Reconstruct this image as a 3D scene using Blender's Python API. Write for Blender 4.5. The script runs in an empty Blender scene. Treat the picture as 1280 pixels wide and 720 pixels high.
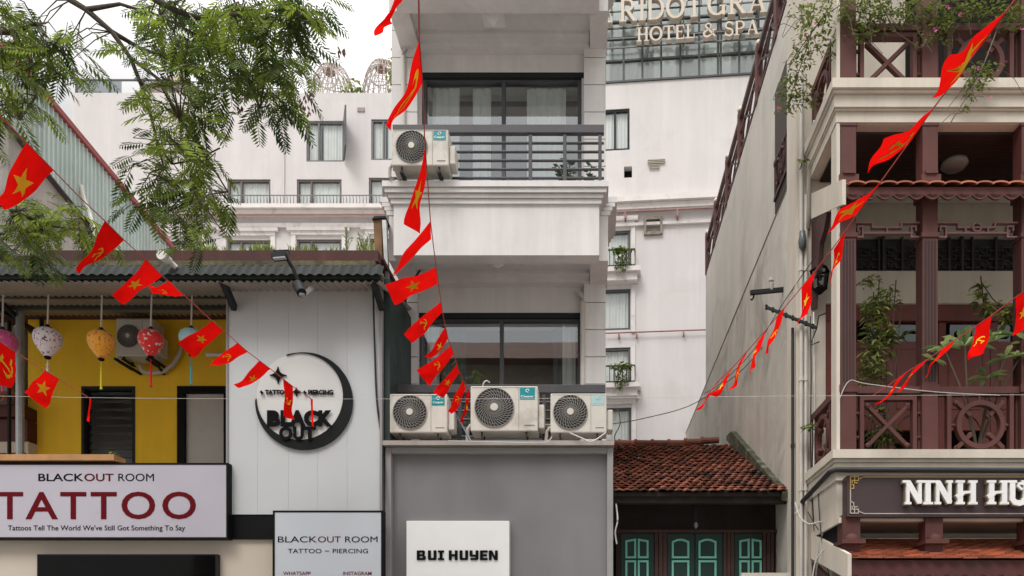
import bpy, math, random
from mathutils import Vector, Matrix

random.seed(11)
SC = bpy.context.scene
COL = SC.collection
R = math.radians

# ------------------------------------------------------------------ camera
CAM_H = 1.6
cam = bpy.data.cameras.new('camera')
cam.sensor_width = 36.0
cam.lens = 36.0 * 1000 / 1280
cam.shift_x = -100 / 1280
cam.shift_y = 465 / 1280
cam.clip_end = 2000
camo = bpy.data.objects.new('camera', cam)
COL.objects.link(camo)
camo.location = (0, 0, CAM_H)
camo.rotation_euler = (R(90), 0, 0)
SC.camera = camo

# ------------------------------------------------------------------ sky, sun, exposure
SUN_EL, SUN_AZ = 52.0, 203.0          # azimuth measured clockwise from +Y
w = bpy.data.worlds.new('World')
SC.world = w
w.use_nodes = True
nt = w.node_tree
nt.nodes.clear()
out = nt.nodes.new('ShaderNodeOutputWorld')
mixs = nt.nodes.new('ShaderNodeMixShader')
bgn = nt.nodes.new('ShaderNodeBackground')
bgc = nt.nodes.new('ShaderNodeBackground')
sky = nt.nodes.new('ShaderNodeTexSky')
sky.sky_type = 'NISHITA'
sky.sun_disc = False
sky.sun_elevation = R(SUN_EL)
sky.sun_rotation = R(SUN_AZ)
nt.links.new(sky.outputs[0], bgn.inputs[0])
bgn.inputs[1].default_value = 0.1
tc = nt.nodes.new('ShaderNodeTexCoord')
sep = nt.nodes.new('ShaderNodeSeparateXYZ')
nt.links.new(tc.outputs['Generated'], sep.inputs[0])
mr = nt.nodes.new('ShaderNodeMapRange')
mr.inputs[1].default_value = 0.5
mr.inputs[2].default_value = 1.0
mr.inputs[3].default_value = 0.655
mr.inputs[4].default_value = 3.6
nt.links.new(sep.outputs[2], mr.inputs[0])
nz = nt.nodes.new('ShaderNodeTexNoise')
nz.inputs['Scale'].default_value = 2.2
nz.inputs['Detail'].default_value = 5
nt.links.new(tc.outputs['Generated'], nz.inputs[0])
mr2 = nt.nodes.new('ShaderNodeMapRange')
mr2.inputs[1].default_value = 0.3
mr2.inputs[2].default_value = 0.7
mr2.inputs[3].default_value = 0.94
mr2.inputs[4].default_value = 1.05
nt.links.new(nz.outputs[0], mr2.inputs[0])
mul = nt.nodes.new('ShaderNodeMath')
mul.operation = 'MULTIPLY'
nt.links.new(mr.outputs[0], mul.inputs[0])
nt.links.new(mr2.outputs[0], mul.inputs[1])
bgc.inputs[0].default_value = (1.0, 0.975, 0.955, 1)
nt.links.new(mul.outputs[0], bgc.inputs[1])
mixs.inputs[0].default_value = 0.88
nt.links.new(bgn.outputs[0], mixs.inputs[1])
nt.links.new(bgc.outputs[0], mixs.inputs[2])
nt.links.new(mixs.outputs[0], out.inputs[0])

sl = bpy.data.lights.new('sun', 'SUN')
sl.energy = 1.3
sl.angle = R(22)
sl.color = (1.0, 0.965, 0.92)
so = bpy.data.objects.new('sun', sl)
COL.objects.link(so)
_d = Vector((math.sin(R(SUN_AZ)) * math.cos(R(SUN_EL)), math.cos(R(SUN_AZ)) * math.cos(R(SUN_EL)), math.sin(R(SUN_EL))))
so.rotation_euler = _d.to_track_quat('Z', 'Y').to_euler()
so.location = _d * 60

SC.view_settings.view_transform = 'Standard'
SC.view_settings.look = 'None'
SC.view_settings.gamma = 1
SC.view_settings.exposure = 0.38
SC.view_settings.use_curve_mapping = False
SC.render.engine = 'CYCLES'
SC.cycles.max_bounces = 8
SC.cycles.transparent_max_bounces = 16

# ------------------------------------------------------------------ helpers
def X(px, Y): return (px - 740) * Y / 1000.0
def Z(py, Y): return CAM_H + (825 - py) * Y / 1000.0
def P(px, py, Y): return Vector((X(px, Y), Y, Z(py, Y)))

def world_loc(o):
    v = Vector((0, 0, 0))
    while o is not None:
        v += o.location
        o = o.parent
    return v

def tag(o, label=None, cat=None, group=None, kind=None):
    if label: o['label'] = label
    if cat: o['category'] = cat
    if group: o['group'] = group
    if kind: o['kind'] = kind
    return o

def thing(name, label, cat, loc, group=None):
    o = bpy.data.objects.new(name, None)
    o.empty_display_size = 0.2
    COL.objects.link(o)
    o.location = loc
    return tag(o, label, cat, group)

def copy_tree(o, parent=None):
    c = o.copy()
    COL.objects.link(c)
    c.parent = parent
    for ch in o.children:
        copy_tree(ch, c)
    return c

class MB:
    def __init__(s, xf=None):
        s.v = []; s.f = []; s.t = []; s.tone = 0.5; s.xf = xf; s.j = 0
    def add(s, vs, fs):
        b = len(s.v)
        for p in vs:
            p = Vector(p)
            s.v.append(s.xf @ p if s.xf else p)
        for f in fs:
            s.f.append([b + i for i in f]); s.t.append(s.tone)
        return s
    def box(s, x0, x1, y0, y1, z0, z1):
        return s.add([(x0,y0,z0),(x1,y0,z0),(x1,y1,z0),(x0,y1,z0),(x0,y0,z1),(x1,y0,z1),(x1,y1,z1),(x0,y1,z1)],
                     [(0,3,2,1),(4,5,6,7),(0,1,5,4),(1,2,6,5),(2,3,7,6),(3,0,4,7)])
    def bar(s, a, b, wd, ht, up=(0,0,1)):
        a = Vector(a); b = Vector(b); d = (b - a).normalized(); up = Vector(up)
        if abs(d.dot(up)) > 0.98: up = Vector((0,1,0))
        sx = d.cross(up).normalized(); u = sx.cross(d).normalized()
        vs = [p + sx*(wd/2*i) + u*(ht/2*j) for p in (a, b) for i, j in ((-1,-1),(1,-1),(1,1),(-1,1))]
        return s.add(vs, [(0,1,2,3),(7,6,5,4),(0,4,5,1),(1,5,6,2),(2,6,7,3),(3,7,4,0)])
    def tube(s, pts, r, n=8, cap=True):
        pts = [Vector(p) for p in pts]
        rs = r if isinstance(r, (list, tuple)) else [r]*len(pts)
        rings = []; ref = None
        for i, p in enumerate(pts):
            d = (pts[min(i+1, len(pts)-1)] - pts[max(i-1, 0)]).normalized()
            if ref is None or abs(d.dot(ref)) > 0.97:
                ref = Vector((0,0,1)) if abs(d.z) < 0.9 else Vector((0,1,0))
            a = d.cross(ref).normalized(); b = a.cross(d).normalized()
            rings.append([p + (a*math.cos(2*math.pi*k/n) + b*math.sin(2*math.pi*k/n))*rs[i] for k in range(n)])
        vs = [q for rg in rings for q in rg]; fs = []
        for i in range(len(pts)-1):
            for k in range(n):
                fs.append((i*n+k, i*n+(k+1)%n, (i+1)*n+(k+1)%n, (i+1)*n+k))
        if cap:
            fs.append(tuple(range(n-1, -1, -1))); fs.append(tuple((len(pts)-1)*n+k for k in range(n)))
        return s.add(vs, fs)
    def lathe(s, prof, c, n=24, axis='z'):
        c = Vector(c); vs = []; fs = []
        for (r, h) in prof:
            for k in range(n):
                a = 2*math.pi*k/n
                if axis == 'z': vs.append(c + Vector((r*math.cos(a), r*math.sin(a), h)))
                else: vs.append(c + Vector((r*math.cos(a), h, r*math.sin(a))))
        for i in range(len(prof)-1):
            for k in range(n):
                fs.append((i*n+k, i*n+(k+1)%n, (i+1)*n+(k+1)%n, (i+1)*n+k))
        fs.append(tuple(range(n-1,-1,-1))); fs.append(tuple((len(prof)-1)*n+k for k in range(n)))
        return s.add(vs, fs)
    def prism(s, poly, y0, y1):                      # poly of (x, z), extruded in y
        n = len(poly)
        vs = [(x, y0, z) for x, z in poly] + [(x, y1, z) for x, z in poly]
        return s.add(vs, [tuple(range(n)), tuple(range(2*n-1, n-1, -1))] + [(i, (i+1)%n, n+(i+1)%n, n+i)[::-1] for i in range(n)])
    def prism_x(s, poly, x0, x1):                    # poly of (y, z), extruded in x
        n = len(poly)
        vs = [(x0, y, z) for y, z in poly] + [(x1, y, z) for y, z in poly]
        return s.add(vs, [tuple(range(n)), tuple(range(2*n-1, n-1, -1))] + [(i, (i+1)%n, n+(i+1)%n, n+i)[::-1] for i in range(n)])
    def strip(s, pts, wd, y0, y1):                   # stroke of width wd in the x-z plane
        pts = [Vector((p[0], p[1])) for p in pts]
        ws = (list(wd)+[wd[-1]]*len(pts))[:len(pts)] if isinstance(wd, (list, tuple)) else [wd]*len(pts)
        s.j += 1; y0 = y0 - 0.0007*(s.j % 7)
        L = []; Rr = []
        closed = (pts[0]-pts[-1]).length < 1e-6 and len(pts) > 3
        n = len(pts)
        for i in range(n):
            if closed: p0 = pts[(i-1) % (n-1)]; p1 = pts[(i+1) % (n-1)] if i < n-1 else pts[1]
            else: p0 = pts[max(i-1,0)]; p1 = pts[min(i+1,n-1)]
            d0 = (pts[i]-p0); d1 = (p1-pts[i])
            d0 = d0.normalized() if d0.length > 1e-9 else d1.normalized()
            d1 = d1.normalized() if d1.length > 1e-9 else d0
            t = (d0+d1); t = t.normalized() if t.length > 1e-6 else d1
            nn = Vector((-t.y, t.x)); c = max(0.45, abs(nn.dot(Vector((-d1.y, d1.x)))))
            off = nn*(ws[i]/2/c)
            L.append(pts[i]+off); Rr.append(pts[i]-off)
        vs = [(p.x,y0,p.y) for p in L]+[(p.x,y0,p.y) for p in Rr]+[(p.x,y1,p.y) for p in L]+[(p.x,y1,p.y) for p in Rr]
        fs = []
        for i in range(n-1):
            fs += [(i, i+1, n+i+1, n+i), (2*n+i, 3*n+i, 3*n+i+1, 2*n+i+1), (i, 2*n+i, 2*n+i+1, i+1), (n+i, n+i+1, 3*n+i+1, 3*n+i)]
        if not closed:
            fs += [(0, n, 3*n, 2*n), (n-1, 3*n-1, 4*n-1, 2*n-1)]
        return s.add(vs, fs)
    def wall(s, x0, x1, z0, z1, y0, y1, holes=()):
        xs = sorted({x0, x1, *[h[0] for h in holes], *[h[1] for h in holes]})
        zs = sorted({z0, z1, *[h[2] for h in holes], *[h[3] for h in holes]})
        xs = [x for x in xs if x0 <= x <= x1]; zs = [z for z in zs if z0 <= z <= z1]
        def solid(i, k):
            if i < 0 or k < 0 or i >= len(xs)-1 or k >= len(zs)-1: return False
            cx = (xs[i]+xs[i+1])/2; cz = (zs[k]+zs[k+1])/2
            return not any(h[0] < cx < h[1] and h[2] < cz < h[3] for h in holes)
        for i in range(len(xs)-1):
            for k in range(len(zs)-1):
                if not solid(i, k): continue
                a, b, c, d = xs[i], xs[i+1], zs[k], zs[k+1]
                s.add([(a,y0,c),(b,y0,c),(b,y0,d),(a,y0,d)], [(0,1,2,3)])
                s.add([(a,y1,c),(b,y1,c),(b,y1,d),(a,y1,d)], [(3,2,1,0)])
                if not solid(i-1,k): s.add([(a,y0,c),(a,y1,c),(a,y1,d),(a,y0,d)], [(3,2,1,0)])
                if not solid(i+1,k): s.add([(b,y0,c),(b,y1,c),(b,y1,d),(b,y0,d)], [(0,1,2,3)])
                if not solid(i,k-1): s.add([(a,y0,c),(b,y0,c),(b,y1,c),(a,y1,c)], [(3,2,1,0)])
                if not solid(i,k+1): s.add([(a,y0,d),(b,y0,d),(b,y1,d),(a,y1,d)], [(0,1,2,3)])
        return s
    def build(s, name, mat, parent=None, smooth=False, bevel=0, origin=None):
        o = world_loc(parent) if parent else (Vector(origin) if origin is not None else None)
        if o is None:
            xs = [p.x for p in s.v]; ys = [p.y for p in s.v]; zs = [p.z for p in s.v]
            o = Vector(((min(xs)+max(xs))/2, (min(ys)+max(ys))/2, min(zs)))
        me = bpy.data.meshes.new(name)
        me.from_pydata([tuple(p - o) for p in s.v], [], s.f)
        me.materials.append(mat)
        if len(set(s.t)) > 1:
            at = me.attributes.new('tone', 'FLOAT', 'FACE')
            at.data.foreach_set('value', s.t)
        if smooth:
            me.polygons.foreach_set('use_smooth', [True]*len(me.polygons))
        me.update()
        ob = bpy.data.objects.new(name, me)
        COL.objects.link(ob)
        if parent: ob.parent = parent
        else: ob.location = o
        if bevel:
            m = ob.modifiers.new('bevel', 'BEVEL'); m.width = bevel; m.segments = 2; m.limit_method = 'ANGLE'
        return ob

def textmesh(mb, txt, x0, x1, z0, z1, y, depth=0.004, bold=0.0, spacing=1.0):
    cu = bpy.data.curves.new('t', 'FONT')
    cu.body = txt; cu.size = 1; cu.extrude = 0.02; cu.offset = bold; cu.space_character = spacing; cu.resolution_u = 4
    ob = bpy.data.objects.new('t', cu)
    COL.objects.link(ob)
    dg = bpy.context.evaluated_depsgraph_get()
    me = bpy.data.meshes.new_from_object(ob.evaluated_get(dg))
    vs = [v.co.copy() for v in me.vertices]; fs = [tuple(p.vertices) for p in me.polygons]
    bpy.data.objects.remove(ob); bpy.data.curves.remove(cu); bpy.data.meshes.remove(me)
    ax0 = min(v.x for v in vs); ax1 = max(v.x for v in vs); ay0 = min(v.y for v in vs); ay1 = max(v.y for v in vs)
    out = [(x0+(v.x-ax0)/(ax1-ax0)*(x1-x0), y-(depth if v.z > 0 else 0), z0+(v.y-ay0)/(ay1-ay0)*(z1-z0)) for v in vs]
    mb.add(out, fs)

# ------------------------------------------------------------------ materials
_mats = {}
def M(name, col, rough=0.8, var=0.12, scale=4.0, bump=0.0, metal=0.0, streak=0.0, tone=0.0, spec=0.4, patch=None, patch_amt=0.0, patch_scale=1.3):
    if name in _mats: return _mats[name]
    m = bpy.data.materials.new(name); m.use_nodes = True
    t = m.node_tree; b = t.nodes['Principled BSDF']; L = t.links.new
    b.inputs['Roughness'].default_value = rough; b.inputs['Metallic'].default_value = metal
    b.inputs['Specular IOR Level'].default_value = spec
    geo = t.nodes.new('ShaderNodeNewGeometry')
    def noise(sc, det=5, vec=None, rg=0.55):
        n = t.nodes.new('ShaderNodeTexNoise'); n.inputs['Scale'].default_value = sc; n.inputs['Distortion'].default_value = 0.6; n.inputs['Detail'].default_value = det
        n.inputs['Roughness'].default_value = rg
        L(vec if vec else geo.outputs['Position'], n.inputs['Vector']); return n.outputs[0]
    def rng(src, lo, hi, a, c):
        r = t.nodes.new('ShaderNodeMapRange'); r.inputs[1].default_value = lo; r.inputs[2].default_value = hi
        r.inputs[3].default_value = a; r.inputs[4].default_value = c; L(src, r.inputs[0]); return r.outputs[0]
    def mulv(a, c):
        n = t.nodes.new('ShaderNodeMath'); n.operation = 'MULTIPLY'; L(a, n.inputs[0]); L(c, n.inputs[1]); return n.outputs[0]
    n1 = noise(scale)
    val = rng(n1, 0.3, 0.7, 1-var, 1+var)
    val = mulv(val, rng(noise(scale*0.22, 3), 0.3, 0.7, 1-var*0.8, 1+var*0.5))
    if streak:
        mp = t.nodes.new('ShaderNodeMapping'); mp.inputs['Scale'].default_value = (2.3, 2.3, 0.16)
        L(geo.outputs['Position'], mp.inputs[0])
        val = mulv(val, rng(noise(1.0, 6, mp.outputs[0], 0.7), 0.42, 0.66, 1-streak, 1.0))
    if tone:
        at = t.nodes.new('ShaderNodeAttribute'); at.attribute_name = 'tone'
        val = mulv(val, rng(at.outputs['Fac'], 0, 1, 1-tone, 1+tone))
    base = t.nodes.new('ShaderNodeRGB'); base.outputs[0].default_value = (*col, 1)
    csrc = base.outputs[0]
    if patch:
        mx = t.nodes.new('ShaderNodeMix'); mx.data_type = 'RGBA'
        L(rng(noise(patch_scale, 7, None, 0.65), 0.52, 0.64, 0, patch_amt), mx.inputs[0])
        L(csrc, mx.inputs[6]); mx.inputs[7].default_value = (*patch, 1); csrc = mx.outputs[2]
    sc = t.nodes.new('ShaderNodeVectorMath'); sc.operation = 'SCALE'
    L(csrc, sc.inputs[0]); L(val, sc.inputs['Scale'])
    L(sc.outputs[0], b.inputs['Base Color'])
    L(rng(n1, 0.3, 0.7, max(0.02, rough-0.08), min(1, rough+0.08)), b.inputs['Roughness'])
    if bump:
        bp = t.nodes.new('ShaderNodeBump'); bp.inputs['Strength'].default_value = bump; bp.inputs['Distance'].default_value = 0.01
        L(noise(scale*6, 6), bp.inputs['Height']); L(bp.outputs[0], b.inputs['Normal'])
    _mats[name] = m
    return m

def leafmat(name, dark, light, transl=0.35):
    if name in _mats: return _mats[name]
    m = bpy.data.materials.new(name); m.use_nodes = True
    t = m.node_tree; t.nodes.clear(); L = t.links.new
    o = t.nodes.new('ShaderNodeOutputMaterial')
    at = t.nodes.new('ShaderNodeAttribute'); at.attribute_name = 'tone'
    mx = t.nodes.new('ShaderNodeMix'); mx.data_type = 'RGBA'
    L(at.outputs['Fac'], mx.inputs[0]); mx.inputs[6].default_value = (*dark, 1); mx.inputs[7].default_value = (*light, 1)
    p = t.nodes.new('ShaderNodeBsdfPrincipled'); p.inputs['Roughness'].default_value = 0.5; p.inputs['Specular IOR Level'].default_value = 0.3
    tr = t.nodes.new('ShaderNodeBsdfTranslucent')
    L(mx.outputs[2], p.inputs['Base Color']); L(mx.outputs[2], tr.inputs[0])
    ms = t.nodes.new('ShaderNodeMixShader'); ms.inputs[0].default_value = transl
    L(p.outputs[0], ms.inputs[1]); L(tr.outputs[0], ms.inputs[2]); L(ms.outputs[0], o.inputs[0])
    _mats[name] = m
    return m

def glassmat(name, tint=(0.8, 0.86, 0.86), refl=0.22, rough=0.01):
    if name in _mats: return _mats[name]
    m = bpy.data.materials.new(name); m.use_nodes = True
    t = m.node_tree; t.nodes.clear(); L = t.links.new
    o = t.nodes.new('ShaderNodeOutputMaterial')
    tr = t.nodes.new('ShaderNodeBsdfTransparent'); tr.inputs[0].default_value = (*tint, 1)
    gl = t.nodes.new('ShaderNodeBsdfGlossy'); gl.inputs['Roughness'].default_value = rough
    gl.inputs[0].default_value = (0.93, 0.97, 0.98, 1)
    g0 = t.nodes.new('ShaderNodeNewGeometry'); dt = t.nodes.new('ShaderNodeVectorMath'); dt.operation = 'DOT_PRODUCT'; L(g0.outputs['Incoming'], dt.inputs[0]); L(g0.outputs['Normal'], dt.inputs[1])
    ab = t.nodes.new('ShaderNodeMath'); ab.operation = 'ABSOLUTE'; L(dt.outputs['Value'], ab.inputs[0])
    om = t.nodes.new('ShaderNodeMath'); om.operation = 'SUBTRACT'; om.inputs[0].default_value = 1.0; L(ab.outputs[0], om.inputs[1])
    fr = t.nodes.new('ShaderNodeMath'); fr.operation = 'POWER'; fr.inputs[1].default_value = 4.5; L(om.outputs[0], fr.inputs[0])
    ad = t.nodes.new('ShaderNodeMath'); ad.operation = 'ADD'; ad.use_clamp = True
    L(fr.outputs[0], ad.inputs[0]); ad.inputs[1].default_value = refl
    nz = t.nodes.new('ShaderNodeTexNoise'); nz.inputs['Scale'].default_value = 1.2
    g = t.nodes.new('ShaderNodeNewGeometry'); L(g.outputs['Position'], nz.inputs['Vector'])
    bp = t.nodes.new('ShaderNodeBump'); bp.inputs['Strength'].default_value = 0.02; bp.inputs['Distance'].default_value = 0.02
    L(nz.outputs[0], bp.inputs['Height']); L(bp.outputs[0], gl.inputs['Normal'])
    ms = t.nodes.new('ShaderNodeMixShader')
    L(ad.outputs[0], ms.inputs[0]); L(tr.outputs[0], ms.inputs[1]); L(gl.outputs[0], ms.inputs[2]); L(ms.outputs[0], o.inputs[0])
    _mats[name] = m
    return m

def flagmat(name, col, transl=0.3):
    if name in _mats: return _mats[name]
    m = bpy.data.materials.new(name); m.use_nodes = True
    t = m.node_tree; t.nodes.clear(); L = t.links.new
    o = t.nodes.new('ShaderNodeOutputMaterial')
    d = t.nodes.new('ShaderNodeBsdfDiffuse'); tr = t.nodes.new('ShaderNodeBsdfTranslucent'); ms = t.nodes.new('ShaderNodeMixShader')
    g = t.nodes.new('ShaderNodeNewGeometry'); n = t.nodes.new('ShaderNodeTexNoise'); n.inputs['Scale'].default_value = 9; L(g.outputs['Position'], n.inputs['Vector'])
    r = t.nodes.new('ShaderNodeMapRange'); r.inputs[1].default_value = .3; r.inputs[2].default_value = .7; r.inputs[3].default_value = .9; r.inputs[4].default_value = 1.05; L(n.outputs[0], r.inputs[0])
    c = t.nodes.new('ShaderNodeRGB'); c.outputs[0].default_value = (*col, 1)
    s = t.nodes.new('ShaderNodeVectorMath'); s.operation = 'SCALE'; L(c.outputs[0], s.inputs[0]); L(r.outputs[0], s.inputs['Scale'])
    oi = t.nodes.new('ShaderNodeObjectInfo'); r2 = t.nodes.new('ShaderNodeMapRange'); r2.inputs[3].default_value = 0.78; r2.inputs[4].default_value = 1.08; L(oi.outputs['Random'], r2.inputs[0])
    s2 = t.nodes.new('ShaderNodeVectorMath'); s2.operation = 'SCALE'; L(s.outputs[0], s2.inputs[0]); L(r2.outputs[0], s2.inputs['Scale']); s = s2
    L(s.outputs[0], d.inputs[0]); L(s.outputs[0], tr.inputs[0]); ms.inputs[0].default_value = transl
    L(d.outputs[0], ms.inputs[1]); L(tr.outputs[0], ms.inputs[2]); L(ms.outputs[0], o.inputs[0]); _mats[name] = m
    return m

WHITE = M('white_plaster', (0.71, 0.69, 0.68), 0.85, 0.035, 2.0, 0.08, streak=0.12, patch=(0.55,0.52,0.49), patch_amt=0.25, patch_scale=1.7)
HOTEL = M('hotel_plaster', (0.61, 0.582, 0.575), 0.88, 0.03, 0.9, 0.05, streak=0.07, patch=(0.50,0.47,0.45), patch_amt=0.35, patch_scale=0.5)
HOTELTRIM = M('hotel_trim', (0.70, 0.66, 0.64), 0.88, 0.04, 1.2, 0.05, streak=0.06, patch=(0.32,0.29,0.25), patch_amt=0.35, patch_scale=2.6)
CONC = M('raw_concrete', (0.58, 0.555, 0.495), 0.92, 0.09, 2.2, 0.45, streak=0.16, patch=(0.31,0.29,0.25), patch_amt=0.65, patch_scale=0.9)
CONC2 = M('raw_concrete_upper', (0.60, 0.575, 0.52), 0.92, 0.06, 1.2, 0.25, streak=0.10, patch=(0.40,0.38,0.34), patch_amt=0.4, patch_scale=0.8)
STAINED = M('stained_concrete', (0.34, 0.32, 0.30), 0.95, 0.18, 1.6, 0.5, streak=0.35, patch=(0.16,0.14,0.12), patch_amt=0.7)
YELLOW = M('yellow_paint', (0.97, 0.60, 0.03), 0.8, 0.05, 1.5, 0.1, streak=0.08)
BEIGE = M('beige_wall', (0.56, 0.49, 0.41), 0.85, 0.04, 1.5, 0.05)
CREAM = M('cream_plaster', (0.62, 0.565, 0.48), 0.85, 0.05, 2.0, 0.1, streak=0.14)
MAROON = M('maroon_paint', (0.105, 0.041, 0.036), 0.6, 0.12, 3.0, 0.05, spec=0.25, streak=0.1)
MAROOND = M('maroon_dark', (0.055, 0.022, 0.02), 0.6, 0.15, 5.0, 0.1)
DOORWOOD = M('red_door_wood', (0.15, 0.038, 0.027), 0.45, 0.15, 6.0, 0.1)
DARKWOOD = M('dark_timber', (0.035, 0.025, 0.02), 0.8, 0.3, 5.0, 0.3, streak=0.3)
PANEL = M('white_cladding', (0.50, 0.52, 0.525), 0.45, 0.02, 1.5)
DARK = M('dark_frame', (0.018, 0.02, 0.022), 0.6, 0.1, 6.0, spec=0.2)
GREYFRAME = M('grey_frame', (0.065, 0.07, 0.075), 0.45, 0.1, 6.0)
RAIL = M('railing_paint', (0.055, 0.052, 0.06), 0.5, 0.15, 6.0)
BLACK = M('black_plastic', (0.006, 0.006, 0.0065), 0.6, 0.1, 6.0, spec=0.12)
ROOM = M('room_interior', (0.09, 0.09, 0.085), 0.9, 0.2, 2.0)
CURTAIN = M('curtain_cloth', (0.68, 0.68, 0.65), 0.9, 0.04, 4.0)
CURTAING = M('curtain_grey', (0.40, 0.43, 0.42), 0.9, 0.06, 4.0)
CURTTEAL = M('curtain_teal', (0.06, 0.10, 0.11), 0.9, 0.06, 4.0)
GLASS = glassmat('window_glass', refl=0.28)
GLASSH = glassmat('hotel_glass', (0.92, 0.95, 0.95), 0.12)
GLASSG = glassmat('curtain_wall_glass', (0.76, 0.80, 0.77), 0.15, 0.16)
TINGREEN = M('green_tin', (0.42, 0.50, 0.475), 0.5, 0.07, 1.2, 0.03, streak=0.22, patch=(0.30,0.27,0.22), patch_amt=0.25, patch_scale=1.0)
REDTRIM = M('red_flashing', (0.22, 0.045, 0.045), 0.5, 0.1, 4.0)
AWN = M('awning_sheet', (0.02, 0.024, 0.022), 0.85, 0.15, 2.0, 0.05, streak=0.2)
AWNB = M('awning_edge', (0.03, 0.042, 0.038), 0.6, 0.15, 3.0)
AWNIN = M('awning_underside', (0.30, 0.275, 0.24), 0.65, 0.12, 2.0, 0.05)
STEEL = M('galvanised_steel', (0.38, 0.39, 0.39), 0.4, 0.1, 8.0, metal=0.6)
ACW = M('appliance_white', (0.60, 0.57, 0.51), 0.5, 0.05, 5.0, streak=0.1, patch=(0.3,0.25,0.19), patch_amt=0.4, patch_scale=3.0)
ACG = M('appliance_grille', (0.24, 0.23, 0.21), 0.5, 0.08, 5.0)
TEAL = M('teal_sticker', (0.0, 0.24, 0.27), 0.4, 0.05, 5.0)
TEALP = M('faded_sticker', (0.34, 0.52, 0.53), 0.4, 0.05, 5.0)
PRINTW = M('white_print', (0.78, 0.78, 0.77), 0.5, 0.02, 3.0)
SIGNGREY = M('grey_sign_panel', (0.19, 0.187, 0.19), 0.42, 0.03, 2.0, spec=0.5, streak=0.07)
SIGNFR = M('grey_sign_frame', (0.27, 0.265, 0.26), 0.4, 0.05, 3.0)
LIGHTBOX = M('lilac_signboard', (0.43, 0.41, 0.465), 0.35, 0.02, 2.0)
LIGHTBOXB = M('pale_blue_signboard', (0.50, 0.53, 0.57), 0.35, 0.02, 2.0)
INK = M('black_lettering', (0.005, 0.005, 0.006), 0.7, 0.05, 5.0, spec=0.08)
INKRED = M('dark_red_lettering', (0.11, 0.004, 0.008), 0.7, 0.05, 5.0, spec=0.08)
TILE = M('clay_tile', (0.22, 0.083, 0.052), 0.88, 0.25, 5.0, 0.3, tone=0.6, patch=(0.03,0.027,0.022), patch_amt=0.9, patch_scale=2.2)
TILEO = M('orange_tile', (0.36, 0.115, 0.06), 0.75, 0.15, 6.0, 0.2, tone=0.35)
MOSS = M('mossy_wall', (0.05, 0.055, 0.028), 0.95, 0.45, 7.0, 0.8, patch=(0.22,0.21,0.18), patch_amt=0.6, patch_scale=3.5)
RUST = M('rusty_sheet', (0.22, 0.12, 0.05), 0.8, 0.35, 4.0, 0.3, streak=0.3)
SHUT = M('dark_green_shutter', (0.008, 0.042, 0.035), 0.55, 0.15, 5.0, 0.1, streak=0.2)
AQUA = M('aqua_trim', (0.20, 0.56, 0.45), 0.6, 0.1, 6.0, 0.1)
BARK = M('tree_bark', (0.07, 0.055, 0.04), 0.9, 0.25, 8.0, 0.6)
LEAF = leafmat('tree_leaf', (0.022, 0.052, 0.012), (0.30, 0.40, 0.05), 0.45)
LEAFP = leafmat('balcony_leaf', (0.05, 0.085, 0.025), (0.34, 0.38, 0.10), 0.35)
LEAFV = leafmat('vine_leaf', (0.05, 0.09, 0.02), (0.30, 0.35, 0.08), 0.35)
LEAFG = leafmat('grass_blade', (0.08, 0.14, 0.02), (0.30, 0.38, 0.06), 0.4)
PINK = leafmat('pink_petal', (0.45, 0.04, 0.16), (0.62, 0.12, 0.30), 0.3)
REDF = flagmat('red_flag_cloth', (0.88, 0.008, 0.006), 0.30)
YELF = flagmat('yellow_emblem', (0.95, 0.54, 0.035), 0.2)
CORDR = M('red_cord', (0.45, 0.06, 0.05), 0.8, 0.1, 5.0)
CABLE = M('black_cable', (0.02, 0.02, 0.021), 0.6, 0.1, 5.0)
CABLEW = M('pale_cable', (0.5, 0.49, 0.47), 0.6, 0.1, 5.0)
WICKER = M('wicker_wire', (0.42, 0.36, 0.33), 0.7, 0.2, 8.0)
PVC = M('pvc_pipe', (0.58, 0.55, 0.50), 0.6, 0.08, 4.0, streak=0.1)

def wave_curtain(mb, x0, x1, z0, z1, y, amp=0.025, pitch=0.09):
    n = max(8, int((x1-x0)/pitch*6)); vs = []; fs = []
    ph = random.random()*6
    for i in range(n+1):
        u = i/n; x = x0+(x1-x0)*u
        a = math.sin(2*math.pi*x/pitch+ph)*amp + math.sin(2*math.pi*x/pitch*0.37+ph*2)*amp*0.6
        vs += [(x, y+a, z0), (x, y+a*0.7, z1)]
    for i in range(n): fs.append((2*i, 2*i+2, 2*i+3, 2*i+1))
    mb.add(vs, fs)

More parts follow.
